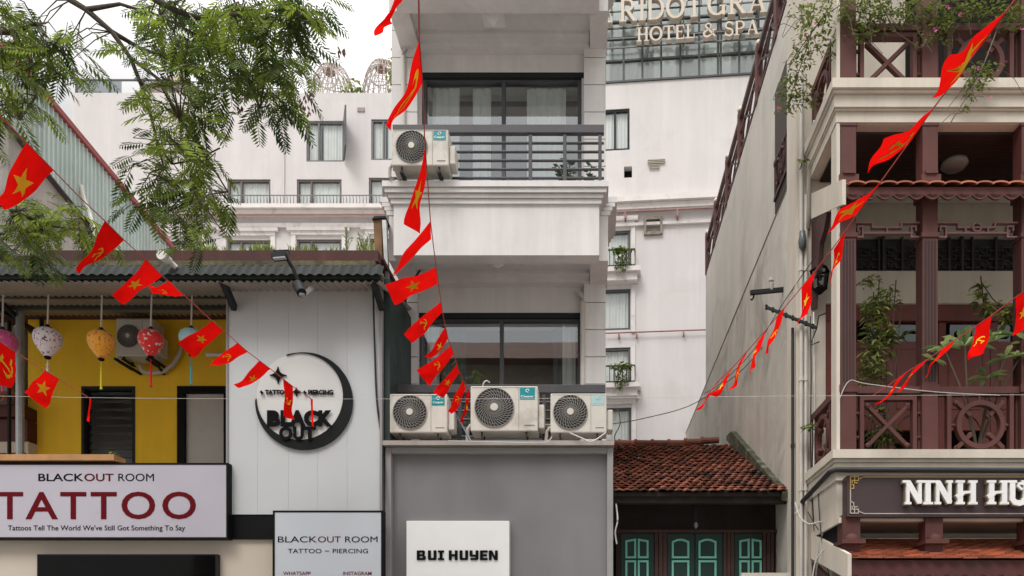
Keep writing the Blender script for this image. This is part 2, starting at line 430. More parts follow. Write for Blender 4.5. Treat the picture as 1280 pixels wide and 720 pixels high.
def window(parent, x0, x1, z0, z1, y, xf=None, mull=(0.5,), trans=(), fr=0.05, dep=0.10, fm=None, gm=None, cm=None, cov=((0,1),), name='window', back=True, room=0.30):
    """frame set into a wall opening whose face is at y; pane and curtain are sub-parts"""
    yf = y+0.03
    m = MB(xf)
    m.box(x0, x0+fr, yf, yf+dep, z0, z1); m.box(x1-fr, x1, yf, yf+dep, z0, z1)
    m.box(x0+fr, x1-fr, yf+0.002, yf+dep, z0, z0+fr); m.box(x0+fr, x1-fr, yf+0.002, yf+dep, z1-fr, z1)
    for u in mull:
        xm = x0+(x1-x0)*u; m.box(xm-fr*0.45, xm+fr*0.45, yf+0.004, yf+dep, z0+fr, z1-fr)
    for v in trans:
        zm = z0+(z1-z0)*v; m.box(x0+fr, x1-fr, yf+0.006, yf+dep-0.004, zm-fr*0.4, zm+fr*0.4)
    f = m.build(name, fm or GREYFRAME, parent)
    p = MB(xf); yg = yf+dep*0.5
    p.add([(x0+fr*.5,yg,z0+fr*.5),(x1-fr*.5,yg,z0+fr*.5),(x1-fr*.5,yg,z1-fr*.5),(x0+fr*.5,yg,z1-fr*.5)], [(0,1,2,3)])
    p.build('pane', gm or GLASS, f)
    for a, b in cov:
        c = MB(xf); wave_curtain(c, x0+fr+(x1-x0-2*fr)*a, x0+fr+(x1-x0-2*fr)*b, z0+0.02, z1-fr, yf+dep+0.035, 0.018, 0.10)
        c.build('curtain', cm or CURTAIN, f, smooth=True)
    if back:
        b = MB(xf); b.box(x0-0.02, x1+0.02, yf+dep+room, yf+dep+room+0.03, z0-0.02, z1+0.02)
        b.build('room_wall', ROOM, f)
    return f
# ------------------------------------------------------------------ ground
def sheet(name, x0, x1, y0, y1, z, mat):
    m = MB(); m.add([(x0,y0,z),(x1,y0,z),(x1,y1,z),(x0,y1,z)], [(0,1,2,3)])
    return tag(m.build(name, mat), kind='structure')
ASPH = M('asphalt', (0.07, 0.07, 0.07), 0.9, 0.15, 6.0, 0.4)
PAVE = M('paving', (0.42, 0.40, 0.37), 0.9, 0.12, 3.0, 0.2)
sheet('ground', -400, 400, -400, 400, -0.15, M('bare_ground', (0.25, 0.23, 0.20), 0.95, 0.15, 0.5, 0.2))
sheet('road', -60, 60, -0.8, 7.2, -0.146, ASPH)
m = MB(); m.box(-60, 60, 7.2, 30, -0.149, 0.0)
tag(m.build('pavement', PAVE), kind='structure')
m = MB(); m.box(-60, 60, -20, -0.8, -0.149, 0.0)
tag(m.build('pavement', PAVE), kind='structure')

# ------------------------------------------------------------------ hotel behind
HY = 27.0
hotel = thing('hotel_building', 'white hotel with rows of dark framed windows rising behind the shops', 'hotel', (-6, HY, 0))
hz = lambda py: Z(py, HY)
hx = lambda px: X(px, HY)
wins = [(383,430,151,202), (464,511,149,200), (284,338,224,262), (371,427,224,262), (461,517,222,262), (196,252,224,262),
        (284,338,300,350), (371,427,299,350), (463,519,298,350), (196,252,301,350), (520,566,149,200)]
holes = [(hx(a), hx(b), hz(d), hz(c)) for a, b, c, d in wins]
m = MB()
m.wall(hx(90), hx(640), -0.1, hz(116), HY, HY+0.5, holes)
m.box(hx(90), hx(90)+0.4, HY+0.5, HY+14, -0.1, hz(116))
m.box(hx(90)+0.4, hx(640), HY+13.6, HY+14, -0.1, hz(116))
m.box(hx(90)+0.401, hx(640), HY+0.501, HY+13.6, hz(116)-0.5, hz(116)-0.2)
m.build('wall', HOTEL, hotel)
# faint pilaster strips, cornice, string pipe
m = MB(); m.box(hx(354.6), hx(356), HY-0.05, HY+0.01, hz(262), hz(117))
m.build('wall_panel', HOTEL, hotel)
m = MB()
m.box(hx(90), hx(640), HY-0.42, HY+0.01, hz(268), hz(263)); m.box(hx(90), hx(640), HY-0.30, HY+0.01, hz(273), hz(268)-0.004)
m.build('cornice', HOTELTRIM, hotel); m = MB(); m.box(hx(90), hx(640), HY-0.12, HY+0.01, hz(286), hz(281))
m.build('cornice', HOTELTRIM, hotel)
m = MB(); m.tube([(hx(150), HY-0.35, hz(276)), (hx(640), HY-0.35, hz(275))], 0.022, 6)
m.build('fire_pipe', M('faded_red_pipe', (0.30, 0.15, 0.14), 0.6), hotel)
m = MB()
for a, b, c, d in wins:
    if c > 290:
        m.box(hx(a)-0.18, hx(b)+0.18, HY-0.08, HY+0.01, hz(c)+0.12, hz(c)+0.24)
        m.box(hx(a)-0.30, hx(b)+0.30, HY-0.14, HY+0.01, hz(c)+0.24, hz(c)+0.36)
        for xx in (hx(a)-0.18, hx(b)+0.02): m.box(xx, xx+0.16, HY-0.06, HY+0.01, hz(d), hz(c)+0.12)
m.build('window_surround', HOTELTRIM, hotel)
for i, (a, b, c, d) in enumerate(wins):
    window(hotel, hx(a), hx(b), hz(d), hz(c), HY, mull=(0.32,), fr=0.065, dep=0.10, fm=M('hotel_frame', (0.11,0.115,0.12), 0.5) if c < 210 else M('brown_frame', (0.10, 0.08, 0.075), 0.5), gm=GLASSH, cov=((0,1),) if c > 210 else ((0, 0.34), (0.40, 1)))
m = MB()                                             # an open sash on the upper window
m.bar((hx(430), HY-0.02, (hz(202)+hz(151))/2), (X(432,HY-.75), HY-0.75, (hz(202)+hz(151))/2+.05), 0.05, 1.38)
m.build('open_sash', GREYFRAME, hotel)
m = MB()                                             # small brick vent
m.box(hx(447), hx(456), HY-0.03, HY+0.02, hz(140), hz(135)); m.build('vent', M('brick_vent', (0.32, 0.28, 0.25), 0.9, 0.2), hotel)
rl = MB()                                            # little rail on the cornice
rl.box(hx(270), hx(640), HY-0.36, HY-0.33, hz(252), hz(251.2)); rl.box(hx(270), hx(640), HY-0.36, HY-0.33, hz(263), hz(262.2))
k = hx(270)
while k < hx(640):
    rl.tube([(k, HY-0.345, hz(263)), (k+0.03, HY-0.42, hz(258)), (k-0.01, HY-0.345, hz(251.5))], 0.012, 4, False); k += 0.11
rl.build('railing', M('rail_grey', (0.16, 0.17, 0.18), 0.5), hotel)
# roof terrace: dark glass guard, timber screen, wicker pods
rz = hz(116)
g = MB(); g.add([(hx(92), HY+0.1, rz), (hx(150), HY+0.1, rz), (hx(150), HY+0.1, hz(98)), (hx(92), HY+0.1, hz(98))], [(0,1,2,3)])
gr = MB()
for px in (92, 134, 176, 210): gr.box(hx(px)-0.03, hx(px)+0.03, HY+0.12, HY+0.18, rz-0.3, hz(97))
gr.box(hx(92), hx(210), HY+0.12, HY+0.18, hz(97), hz(95.5)); gr.box(hx(210), hx(372), HY+0.13, HY+0.16, hz(99), hz(98)); gr.box(hx(210), hx(372), HY+0.13, HY+0.16, hz(107), hz(106.4))
k = hx(214)
while k < hx(372): gr.box(k, k+0.02, HY+0.135, HY+0.155, rz-0.3, hz(99)); k += 0.16

gg = gr.build('terrace_guard', GREYFRAME, hotel); g.build('pane', glassmat('smoked_glass', (0.3, 0.33, 0.35), 0.12), gg)
sc_ = MB()
for i in range(20): sc_.box(hx(158)+i*0.085, hx(158)+i*0.085+0.07, HY+0.5, HY+0.54, rz-0.2, hz(100)+random.uniform(-.05, .05))
sc_.build('timber_screen', M('weathered_timber', (0.30, 0.25, 0.21), 0.9, 0.2, 3.0, 0.2), hotel)
sh = thing('garden_parasol', 'brown conical parasol on the hotel roof terrace behind the leaves', 'parasol', (hx(182), HY+2.2, rz-0.2))
m = MB(); m.lathe([(0.04, 0), (0.04, 1.9)], (hx(182), HY+2.2, rz-0.2), 8); m.build('pole', GREYFRAME, sh)
m = MB(); m.lathe([(1.15, 1.45), (0.55, 2.0), (0.05, 2.45)], (hx(182), HY+2.2, rz-0.2), 8); m.build('canopy', M('parasol_cloth', (0.30, 0.235, 0.20), 0.9), sh)
for k, (px, top, lab) in enumerate(((397, 75, 'wicker dome on the hotel roof nearer the tree leaves'), (465, 70, 'wicker dome on the hotel roof nearer the white balcony tower'))):
    t = thing('garden_dome', lab, 'garden dome', (hx(px), HY+1.6, rz-0.2), 'wicker domes on the hotel roof')
    c = Vector((hx(px), HY+1.6, rz-0.2)); rx = 0.80; rzz = (Z(top+5, HY+1.6)-c.z)
    def dome(u, v): return c + Vector((rx*math.cos(v)*math.sqrt(max(0, 1-u**3.2)), rx*math.sin(v)*math.sqrt(max(0, 1-u**3.2)), rzz*u))
    m = MB()
    for a in range(40):
        m.tube([dome(u/10, a*2*math.pi/40+u*0.06*(1 if a % 2 else -1)) for u in range(11)], 0.014, 4, False)
    for u in range(1, 10):
        m.tube([dome(u/10.5, a*2*math.pi/24) for a in range(25)], 0.012, 4, False)
    m.build('wire_shell', WICKER, t)
    m = MB(); m.tube([c+Vector((0.36*math.cos(a*math.pi/12), -0.55, rzz*0.62+0.36*math.sin(a*math.pi/12))) for a in range(25)], 0.028, 6, False)
    m.build('ring', M('pale_ring', (0.55, 0.5, 0.47), 0.6), t)
    m = MB(); m.lathe([(0.02, 0), (0.22, 0.05), (0.16, 0.16), (0.03, 0.2)], c+Vector((0, -0.4, rzz*0.72)), 12); m.build('lamp_shade', M('woven_shade', (0.22, 0.14, 0.10), 0.8), t)

def leafblob(mb, c, rad, n, size, droop=0.4, tlo=0.0, thi=1.0, slim=1.0):
    """n single leaves spread through an ellipsoid"""
    for _ in range(n):
        while True:
            p = Vector((random.uniform(-1,1), random.uniform(-1,1), random.uniform(-1,1)))
            if p.length < 1: break
        q = Vector(c) + Vector((p.x*rad[0], p.y*rad[1], p.z*rad[2]))
        a = random.uniform(0, 2*math.pi); d = Vector((math.cos(a), math.sin(a)*0.8, random.uniform(-droop*2, droop))).normalized()
        s = d.cross(Vector((random.uniform(-.4,.4), random.uniform(-.6,.2), 1))).normalized()
        L = size*random.uniform(0.6, 1.25); wd = L*slim*random.uniform(0.22, 0.36)
        mb.tone = max(0, min(1, random.uniform(tlo, thi)*0.75 + 0.25*(p.z*0.5+0.5)*random.random()))
        mid = q + d*L*0.5 + Vector((0,0,0.05*L))
        mb.add([q, mid+s*wd, q+d*L-Vector((0,0,L*0.15)), mid-s*wd], [(0,1,2),(0,2,3)])
    mb.tone = 0.5

for k, (px, r, h, lab) in enumerate(((432, 0.45, 0.95, 'small green shrub between the two wicker domes on the hotel roof'), (489, 0.35, 1.9, 'taller green shrub on the hotel roof beside the balcony tower'), (104, 0.3, 0.5, 'yellowish shrub at the roof corner of the hotel'))):
    t = thing('roof_shrub', lab, 'shrub', (hx(px), HY+0.8, rz-0.2), 'shrubs on the hotel roof')
    m = MB()
    for j in range(6): m.tube([(hx(px)+random.uniform(-.1,.1), HY+0.8, rz-0.2), (hx(px)+random.uniform(-r,r)*0.6, HY+0.8+random.uniform(-.2,.2), rz-0.2+h*0.8)], 0.015, 4, False)
    m.build('stem', BARK, t)
    m = MB(); leafblob(m, (hx(px), HY+0.8, rz+h*0.5), (r, 0.4, h*0.6), 220, 0.16); m.build('foliage', LEAFP, t)

# right wing of the hotel, turned a few degrees
RX0, RY0 = X(757, 25.0), 25.0
KW = 0.086
ang = math.atan(KW)
XF = Matrix.Translation((RX0, RY0, 0)) @ Matrix.Rotation(-ang, 4, 'Z')
def hr(px, py):
    Y = (RY0 + KW*RX0)/(1 + KW*(px-740)/1000.0)
    return ((X(px, Y)-RX0)/math.cos(ang), Z(py, Y))
rw = []
for (a, c, b, d, mu) in ((757,137,787,187,(0.55,)), (757,289,788,337,()), (757,362,788,412,()), (757,435,788,480,()), (762,510,789,553,())):
    u0, z1 = hr(a, c); u1, z0 = hr(b, d); rw.append((u0-0.9 if a == 757 else u0-0.75, u1, z0, z1, mu))
u0c, zc0 = hr(757, 105); u1c, _ = hr(1010, 100)
vent = (hr(780,208)[0], hr(790,208)[0], hr(785,222)[1], hr(785,208)[1])
slv = (hr(808,275)[0], hr(825,275)[0], hr(817,291)[1], hr(817,276)[1])
m = MB(XF)
m.wall(-4.5, 9.0, -0.1, zc0, 0, 0.6, [r[:4] for r in rw] + [vent, slv])
m.box(-4.5, -4.1, 0.601, 9, -0.1, zc0+4); m.box(8.6, 9.0, 0.601, 9, -0.1, zc0+4); m.box(-4.099, 8.6, 8.7, 9, -0.1, zc0+4)
m.box(-4.5, 9.0, -0.08, 0.30, zc0+4.25, zc0+4.9)
m.build('wall', HOTEL, hotel)
for (a, b, z0, z1, mu) in rw:
    window(hotel, a, b, z0, z1, 0, XF, mull=(0.72,) if mu else (), fr=0.07, fm=DARK if mu else GREYFRAME, gm=GLASSH, room=0.35)
m = MB(XF); m.box(vent[0], vent[1], 0.25, 0.3, vent[2], vent[3]); m.build('vent_opening', BLACK, hotel)
m = MB(XF)
m.box(slv[0]-0.08, slv[1]+0.08, -0.10, 0.05, slv[3], slv[3]+0.09); m.box(slv[0]-0.08, slv[0], -0.1, 0.05, slv[2]-0.08, slv[3]-0.003); m.box(slv[1], slv[1]+0.08, -0.1, 0.05, slv[2]-0.08, slv[3]-0.003); m.box(slv[0], slv[1], -0.09, 0.05, slv[2]-0.09, slv[2])
f = m.build('sleeve_frame', M('rough_render', (0.24, 0.21, 0.17), 0.95, 0.35, 9.0, 0.5), hotel)
m = MB(XF); m.add([(slv[0],0.1,slv[2]),(slv[1],0.1,slv[2]),(slv[1],0.1,slv[3]),(slv[0],0.1,slv[3])], [(0,1,2,3)]); m.build('pane', M('frosted_pane', (0.5, 0.51, 0.5), 0.3), f)
lv = MB(XF)
for (pa, pb, qa, qb) in ((810, 831, 200, 204.5), (812, 824, 206, 211)):
    ua, za = hr(pa, qa); ub, zb = hr(pb, qb)
    lv.box(ua, ub, -0.03, 0.01, zb, za)
    for i in range(3): lv.box(ua-0.01, ub+0.01, -0.06, -0.031, zb+(za-zb)*(i/3), zb+(za-zb)*(i/3)+0.02)
lv.build('louvre_vent', M('louvre', (0.40, 0.37, 0.31), 0.8), hotel)
m = MB(XF)                                           # cornice band with stained top
zc = hr(830, 252)[1]
m.box(-4.5, 9.0, -0.34, 0.01, zc-0.12, zc+0.06); m.box(-4.5, 9.0, -0.22, 0.01, zc-0.30, zc-0.124); m.box(-4.5, 9.0, -0.10, 0.01, zc-0.75, zc-0.66)
for (a, b, z0, z1, mu) in rw[1:]:
    if z1 in (rw[1][3], rw[4][3]):
        m.box(a-0.2, b+0.14, -0.08, 0.01, z1+0.10, z1+0.24); m.box(a-0.2, b+0.24, -0.14, 0.01, z1+0.24, z1+0.38)
    m.box(b+0.03, b+0.15, -0.05, 0.01, z0-0.1, z1+0.10)
m.box(b-0.9, b+0.75, -0.06, 0.0, -0.1, 0.5)
m.build('cornice', HOTELTRIM, hotel)
m = MB(XF)
m.tube([(-4, -0.28, zc-0.42), (8.5, -0.28, zc-0.42)], 0.025, 6)
for u in (0.6, 2.2, 3.4): m.box(u, u+0.05, -0.3, 0.0, zc-0.62, zc-0.42)
zp = hr(800, 417)[1]
m.tube([(-4, -0.12, zp), (8.5, -0.12, zp)], 0.022, 6)
for u in (0.4, 0.95, 2.4): m.box(u, u+0.04, -0.14, 0.0, zp-0.15, zp)
m.build('fire_pipe', M('faded_red_pipe', (0.30, 0.15, 0.14), 0.6), hotel)
for wi in (1, 3):                                    # planted window balconies
    a, b, z0, z1, _ = rw[wi]
    m = MB(XF); m.box(a-0.2, b+0.32, -0.42, 0.0, z0-0.22, z0-0.08); m.box(a-0.2, b+0.22, -0.30, 0.0, z0-0.45, z0-0.222); m.build('balcony_sill', HOTELTRIM, hotel)
    m = MB(XF); m.box(a, b+0.16, -0.40, -0.36, z0+0.42, z0+0.46); m.box(a, b+0.16, -0.40, -0.36, z0-0.06, z0-0.03)
    k = a
    while k < b+0.16: m.box(k, k+0.025, -0.39, -0.37, z0-0.03, z0+0.42); k += 0.13
    m.box(b+0.13, b+0.16, -0.36, 0, z0+0.42, z0+0.46)
    m.build('railing', RAIL, hotel)
    c = XF @ Vector((b-0.28, -0.45, z0+0.15))
    pl = thing('trailing_plant', 'leafy plant trailing over the upper small hotel balcony' if wi == 1 else 'leafy plant trailing over the lower small hotel balcony', 'plant', tuple(c), 'plants on the hotel window balconies')
    m = MB()
    leafblob(m, c+Vector((0, 0, 0.25)), (0.38, 0.12, 0.10), 130, 0.13); leafblob(m, c+Vector((0.0, 0, -0.1)), (0.18, 0.1, 0.38), 130, 0.12); leafblob(m, c+Vector((0.22, 0, -0.1)), (0.08, 0.08, 0.25), 40, 0.11)
    m.build('foliage', LEAFV, pl)
    m = MB()
    for j in range(5): m.tube([c+Vector((random.uniform(-.3,.3), 0, 0.25)), c+Vector((random.uniform(-.2,.25), 0.02, -0.35))], 0.008, 4, False)
    m.build('stem', BARK, pl)
# glazed top of the right wing
cw = MB(XF); ue = u1c
us = [u0c-0.02] + [hr(p, 100)[0] for p in (779.5, 803, 826.5, 850.5, 874, 897.5)] + [hr(p, 100)[0] for p in (901, 924, 948, 972)] + [ue]
us = [u0c-4.4, u0c-3.8, u0c-3.2, u0c-2.6, u0c-2.0, u0c-1.4, u0c-0.7] + us
for u in us: cw.box(u-0.03, u+0.03, -0.06, 0.06, zc0, zc0+4.25)
for zz in (zc0+0.03, zc0+0.68, zc0+1.38, zc0+1.9, zc0+2.6, zc0+3.4, zc0+4.22): cw.box(us[0]-0.03, us[-1]+0.03, -0.045, 0.045, zz-0.028, zz+0.028)
cwo = cw.build('curtain_wall', M('mullion', (0.05, 0.055, 0.055), 0.5), hotel)
for i in range(len(us)-1):
    p = MB(XF); t = random.uniform(-0.012, 0.012)
    p.add([(us[i],0.0+t,zc0),(us[i+1],0.0-t,zc0),(us[i+1],0.01-t,zc0+4.25),(us[i],0.01+t,zc0+4.25)], [(0,1,2,3)]); p.build('pane', GLASSG, cwo)
b = MB(XF); b.box(-4.099, 8.6, 1.4, 1.5, zc0-0.5, zc0+4.2); b.build('room_wall', M('dim_interior', (0.52, 0.55, 0.52), 0.9, 0.15, 1.2), hotel)
b = MB(XF); b.box(-4.099, 8.6, 0.602, 1.4, zc0-0.4, zc0-0.3); b.build('room_floor', ROOM, hotel)
for (a, bb) in ((0.1, 1.5), (2.2, 3.1), (3.9, 4.6)):
    c = MB(XF); wave_curtain(c, a, bb, zc0, zc0+1.9, 0.35, 0.04, 0.2); c.build('curtain', CURTAING, cwo, smooth=True)

# roof sign of the hotel: serif letters on rails
SERIF = {}
def arc(cx, cy, rx, ry, a0, a1, n=14): return [(cx+rx*math.cos(R(a0+(a1-a0)*i/n)), cy+ry*math.sin(R(a0+(a1-a0)*i/n))) for i in range(n+1)]
T_, t_ = 0.17, 0.085
def sf(x, y, wd=0.34): return ([(x-wd/2, y), (x+wd/2, y)], 0.07)
SERIF['I'] = (0.36, [([(.18,0),(.18,1)],T_), sf(.18,.035), sf(.18,.965)])
SERIF['H'] = (0.86, [([(.18,0),(.18,1)],T_), ([(.68,0),(.68,1)],T_), ([(.18,.5),(.68,.5)],t_), sf(.18,.035), sf(.18,.965), sf(.68,.035), sf(.68,.965)])
SERIF['N'] = (0.90, [([(.16,0),(.16,1)],t_), ([(.72,0),(.72,1)],t_), ([(.16,.98),(.72,.02)],T_), sf(.16,.035), sf(.10,.965,.26), sf(.72,.965)])
SERIF['T'] = (0.76, [([(.38,0),(.38,1)],T_), ([(.04,.96),(.72,.96)],t_), ([(.05,1),(.05,.72)],.06), ([(.71,1),(.71,.72)],.06), sf(.38,.035)])
SERIF['L'] = (0.66, [([(.18,0),(.18,1)],T_), ([(.1,.04),(.6,.04)],t_), ([(.59,0),(.59,.3)],.06), sf(.18,.965), sf(.18,.035)])
SERIF['E'] = (0.70, [([(.18,0),(.18,1)],T_), ([(.1,.04),(.62,.04)],t_), ([(.1,.96),(.6,.96)],t_), ([(.18,.52),(.48,.52)],t_), ([(.61,0),(.61,.27)],.06), ([(.59,1),(.59,.76)],.06), ([(.48,.40),(.48,.64)],.05)])
SERIF['O'] = (0.92, [(arc(.45,.5,.36,.46,0,360,28), [.10+.08*abs(math.cos(R(360*i/28))) for i in range(29)])])
SERIF['D'] = (0.88, [([(.18,0),(.18,1)],T_), ([(.1,.04),(.4,.04)]+arc(.40,.5,.36,.46,-90,90)+[(.1,.96)], [t_]*1+[t_+.08*math.cos(R(-90+180*i/14)) for i in range(15)]+[t_])])
SERIF['R'] = (0.88, [([(.18,0),(.18,1)],T_), ([(.1,.96),(.4,.96)]+arc(.42,.73,.22,.23,90,-90)+[(.18,.50)], [t_,t_]+[t_+.07*math.cos(R(90-180*i/14)) for i in range(15)]+[t_]), ([(.40,.5),(.72,.03)],T_), sf(.18,.035), sf(.76,.035,.2)])
SERIF['P'] = (0.76, [([(.18,0),(.18,1)],T_), ([(.1,.96),(.4,.96)]+arc(.42,.71,.22,.25,90,-90)+[(.18,.46)], [t_,t_]+[t_+.07*math.cos(R(90-180*i/14)) for i in range(15)]+[t_]), sf(.18,.035)])
SERIF['A'] = (0.90, [([(.14,0),(.44,1)],t_), ([(.44,1),(.74,0)],T_), ([(.23,.33),(.66,.33)],.07), sf(.13,.035,.28), sf(.75,.035)])
SERIF['G'] = (0.94, [(arc(.46,.5,.36,.46,48,318,24), [t_]+[.10+.08*abs(math.cos(R(48+270*i/24))) for i in range(1,24)]+[t_]), ([(.76,.02),(.76,.42)],T_), ([(.58,.42),(.9,.42)],.07), ([(.74,.68),(.74,.98)],.06)])
SERIF['S'] = (0.66, [(arc(.34,.73,.22,.23,25,270,14)+arc(.34,.26,.24,.24,90,-155,14)[1:], [t_]+[.13]*27+[t_]), ([(.56,.74),(.56,.98)],.06), ([(.09,.04),(.09,.28)],.06)])
SERIF['&'] = (0.96, [([(.86,.04),(.26,.72)]+arc(.40,.80,.17,.16,200,-20,8)+[(.52,.62),(.22,.42)]+arc(.30,.24,.20,.20,120,300,8)+[(.62,.18),(.78,.48)], [.14,.14]+[.1]*9+[.08,.12]+[.15]*9+[t_,t_]), sf(.80,.50,.28)])
SERIF[' '] = (0.45, []); SERIF['_'] = (0.16, [])
def serif_text(mb, txt, x0, z0, h, y0, y1, track=0.02, xs=1.0, total=None, wt=1.0):
    w = sum(SERIF[c][0] + track for c in txt)
    if total: xs = total/(w*h)
    x = x0
    for c in txt:
        for pts, wd in SERIF[c][1]:
            ww = [q*h*wt for q in wd] if isinstance(wd, list) else wd*h*wt
            mb.strip([(x+px*h*xs, z0+pz*h) for px, pz in pts], ww, y0, y1)
        x += (SERIF[c][0]+track)*h*xs
sgn = thing('hotel_sign', 'raised cream serif letters on metal rails across the glass front of the hotel', 'sign', tuple(XF @ Vector((2.5, -0.5, zc0+1.9))))
CRL = M('cream_letter', (0.52, 0.45, 0.37), 0.5, 0.06, 6.0)
ua, zb = hr(797, 51); ub, _ = hr(951, 44)
m = MB(XF); serif_text(m, 'HOTEL & SPA', ua, hr(870, 48)[1]-0.02, 0.42, -0.50, -0.34, total=ub-ua) if 0 else serif_text(m, 'HOTEL & SPA', ua*.98, 1.6+(hr(870, 47.3)[1]-1.6)*.98, 0.43, -0.50, -0.34, total=(ub-ua)*.98, wt=.9); m.build('lettering', CRL, sgn)
ua, zb = hr(757, 28); ub, _ = hr(975, 20)
m = MB(XF); zb = 1.6+(hr(870, 23)[1]-1.6)*.98-.12; serif_text(m, 'RIDOT_GRA', hr(775, 20)[0]*.98, zb+0.16, 0.68, -0.52, -0.34, total=(hr(961, 20)[0]-hr(775, 20)[0])*.98, wt=0.8)
ux = hr(770, 20)[0]*.98-.5; serif_text(m, 'E', ux, zb+0.16, 0.68, -0.52, -0.34, xs=.98, wt=.8)
m.build('lettering', CRL, sgn)
m = MB(XF)
zh = 1.6+(hr(870, 50.5)[1]-1.6)*.98
for zz in (zh+0.05, zh+0.33, zb+0.1, zb+0.62): m.box(-1.2, 6.0, -0.335, -0.30, zz, zz+0.035)
for u in (0.2, 1.3, 2.4, 3.5, 4.6, 5.7): m.box(u, u+0.035, -0.298, -0.262, zh, zb+1.1); m.box(u, u+0.03, -0.262, -0.065, zb+0.3, zb+0.33)
m.build('rail', M('steel_dark', (0.12, 0.12, 0.12), 0.5, metal=0.4), sgn)

# ------------------------------------------------------------------ green tin clad house, far left
tin = thing('tin_clad_house', 'house with pale green corrugated tin cladding above a stained concrete side wall', 'house', (-10.5, 14, 0))
TX = -8.34
def ztop(Y): return 10.18 - (Y-12)*0.115
def zbot(Y): return 9.26 - (Y-11.3)*0.235
m = MB(); m.box(-13, TX-0.05, 11.5, 17.0, -0.1, 8.0)
m.prism_x([(11.5, 8.0), (17.0, 8.0), (17.0, 8.2), (11.5, 9.35)], TX-0.5, TX-0.05)
m.build('wall', STAINED, tin)
m = MB(); n = 0; Y = 11.42; vs = []; fs = []
pit = 0.105
while Y < 17.0:
    for dy, dx in ((0, 0), (pit*0.55, 0), (pit*0.68, 0.03), (pit*0.87, 0.03)):
        y = Y+dy; x = TX+dx; seam = 0.0
        vs += [(x, y, zbot(y)+random.uniform(-.004,.004)), (x, y, ztop(y))]
    Y += pit
for i in range(len(vs)//2-1): fs.append((2*i, 2*i+2, 2*i+3, 2*i+1))
m.add(vs, fs); m.build('tin_cladding', TINGREEN, tin)
m = MB()
m.prism_x([(11.3, ztop(11.3)-0.02), (17.1, ztop(17.1)-0.02), (17.1, ztop(17.1)+0.07), (11.3, ztop(11.3)+0.07)], TX-0.25, TX+0.07)
m.build('ridge_flashing', REDTRIM, tin)
m = MB(); m.prism_x([(11.3, zbot(11.3)-0.01), (17.0, zbot(17.0)-0.01), (17.0, zbot(17.0)+0.015), (11.3, zbot(11.3)+0.015)], TX-0.05, TX+0.04); m.build('lower_flashing', M('black_flashing', (0.05, 0.04, 0.04), 0.7), tin)
if 0: m.prism([(-13.4, 8.2), (TX+0.06, ztop(11.4)), (TX+0.06, ztop(11.4)+.05), (-13.4, 8.3)], 11.3, 17.1); pass
m = MB(); m.tube([P(97, 232, 13.0)+Vector((0.05,0,0)), P(105, 250, 12.98), P(112, 268, 12.9), P(116, 284, 12.6), P(119, 300, 12.2)], 0.035, 8); m.build('drain_pipe', PVC, tin)
m = MB(); m.box(TX+0.02, TX+0.06, 15.45, 15.85, 7.75, 8.45); m.build('vent_opening', DARK, tin)

# ------------------------------------------------------------------ townhouse in the middle
tw = thing('townhouse', 'narrow white townhouse with stacked balconies and moulded cornices in the centre', 'house', (-1.3, 11, 0))
TY = 11.0
TL, TR = -2.74, 0.187
lw = (X(522,TY), X(727,TY), 4.6, Z(395,TY)); uw = (X(527,TY), X(727,TY), 7.4, Z(95,TY)); tw3 = (X(527,TY), X(727,TY), 10.7, 12.9)
m = MB(); m.wall(TL, TR, -0.1, 14.0, TY, TY+0.5, [lw, uw, tw3])
m.box(TL, TL+0.2, TY+0.501, 21, -0.1, 14.0); m.box(TR-0.2, TR, TY+0.501, 21, -0.1, 14.0); m.box(TL+0.201, TR-0.201, 20.8, 21, -0.1, 14); m.box(TL, TR, TY+0.0, 21, 14.002, 14.2)
m.build('wall', WHITE, tw)
# grooved pilasters
for (xa, xb, nm) in ((X(490,10.9), X(522,10.9), 0), (X(730,10.9), X(757,10.9), 1)):
    m = MB(); z = 4.25; k = 0
    m.box(xa+0.012, xb-0.012, 10.915, TY+0.01, 4.25, 14.0)
    while z < 14:
        m.box(xa, xb, 10.88, TY+0.012, z, z+0.358); z += 0.37
    m.build('pilaster', WHITE, tw)
def balcony(zb, zt, top=False):
    m = MB()
    m.box(X(492,10), X(749,10), 10.0, 10.22, zb, zt)                       # front beam
    m.box(-2.36, -0.02, 10.221, TY+0.01, zb+0.16, zt)    # slab
    m.box(-2.60, -2.35, 10.24, TY+0.012, zb+0.05, zt-0.002); m.box(-0.03, 0.205, 10.24, TY+0.012, zb+0.05, zt-0.002)
    m.box(-2.34, -0.04, 10.84, TY+0.011, zb+0.06, zb+0.159)
    m.box(-2.34, -0.04, 10.70, 10.839, zb+0.11, zb+0.158)
    o = m.build('balcony_slab', WHITE, tw)
    m = MB()
    for i, (pr, a, b) in enumerate(((0.115, 0.165, 0.235), (0.09, 0.11, 0.16), (0.055, 0.06, 0.105), (0.03, 0.0, 0.055))):
        m.box(X(492,10)-pr, X(749,10)+pr, 10.0-pr, 10.23, zt-0.03+a, zt-0.03+b)
        m.box(-2.60-pr, -2.34, 10.231, TY+0.013, zt-0.03+a, zt-0.03+b-0.001); m.box(-0.04, 0.205+pr, 10.231, TY+0.013, zt-0.03+a, zt-0.03+b-0.001)
    m.box(-2.4, 0.0, 10.2, TY+0.01, zt-0.002, zt+0.12)
    m.build('cornice', WHITE, o)
    return o
balcony(6.66, 7.32)
balcony(9.86, 10.52)
m = MB(); c = Vector((X(617,10.5), 10.5, 10.03))
m.add([c+Vector((-.16,-.16,0)), c+Vector((.16,-.16,0)), c+Vector((.16,.16,0)), c+Vector((-.16,.16,0)), c+Vector((0,0,-.13))], [(0,1,4),(1,2,4),(2,3,4),(3,0,4)]); m.build('soffit_light', PRINTW, tw)
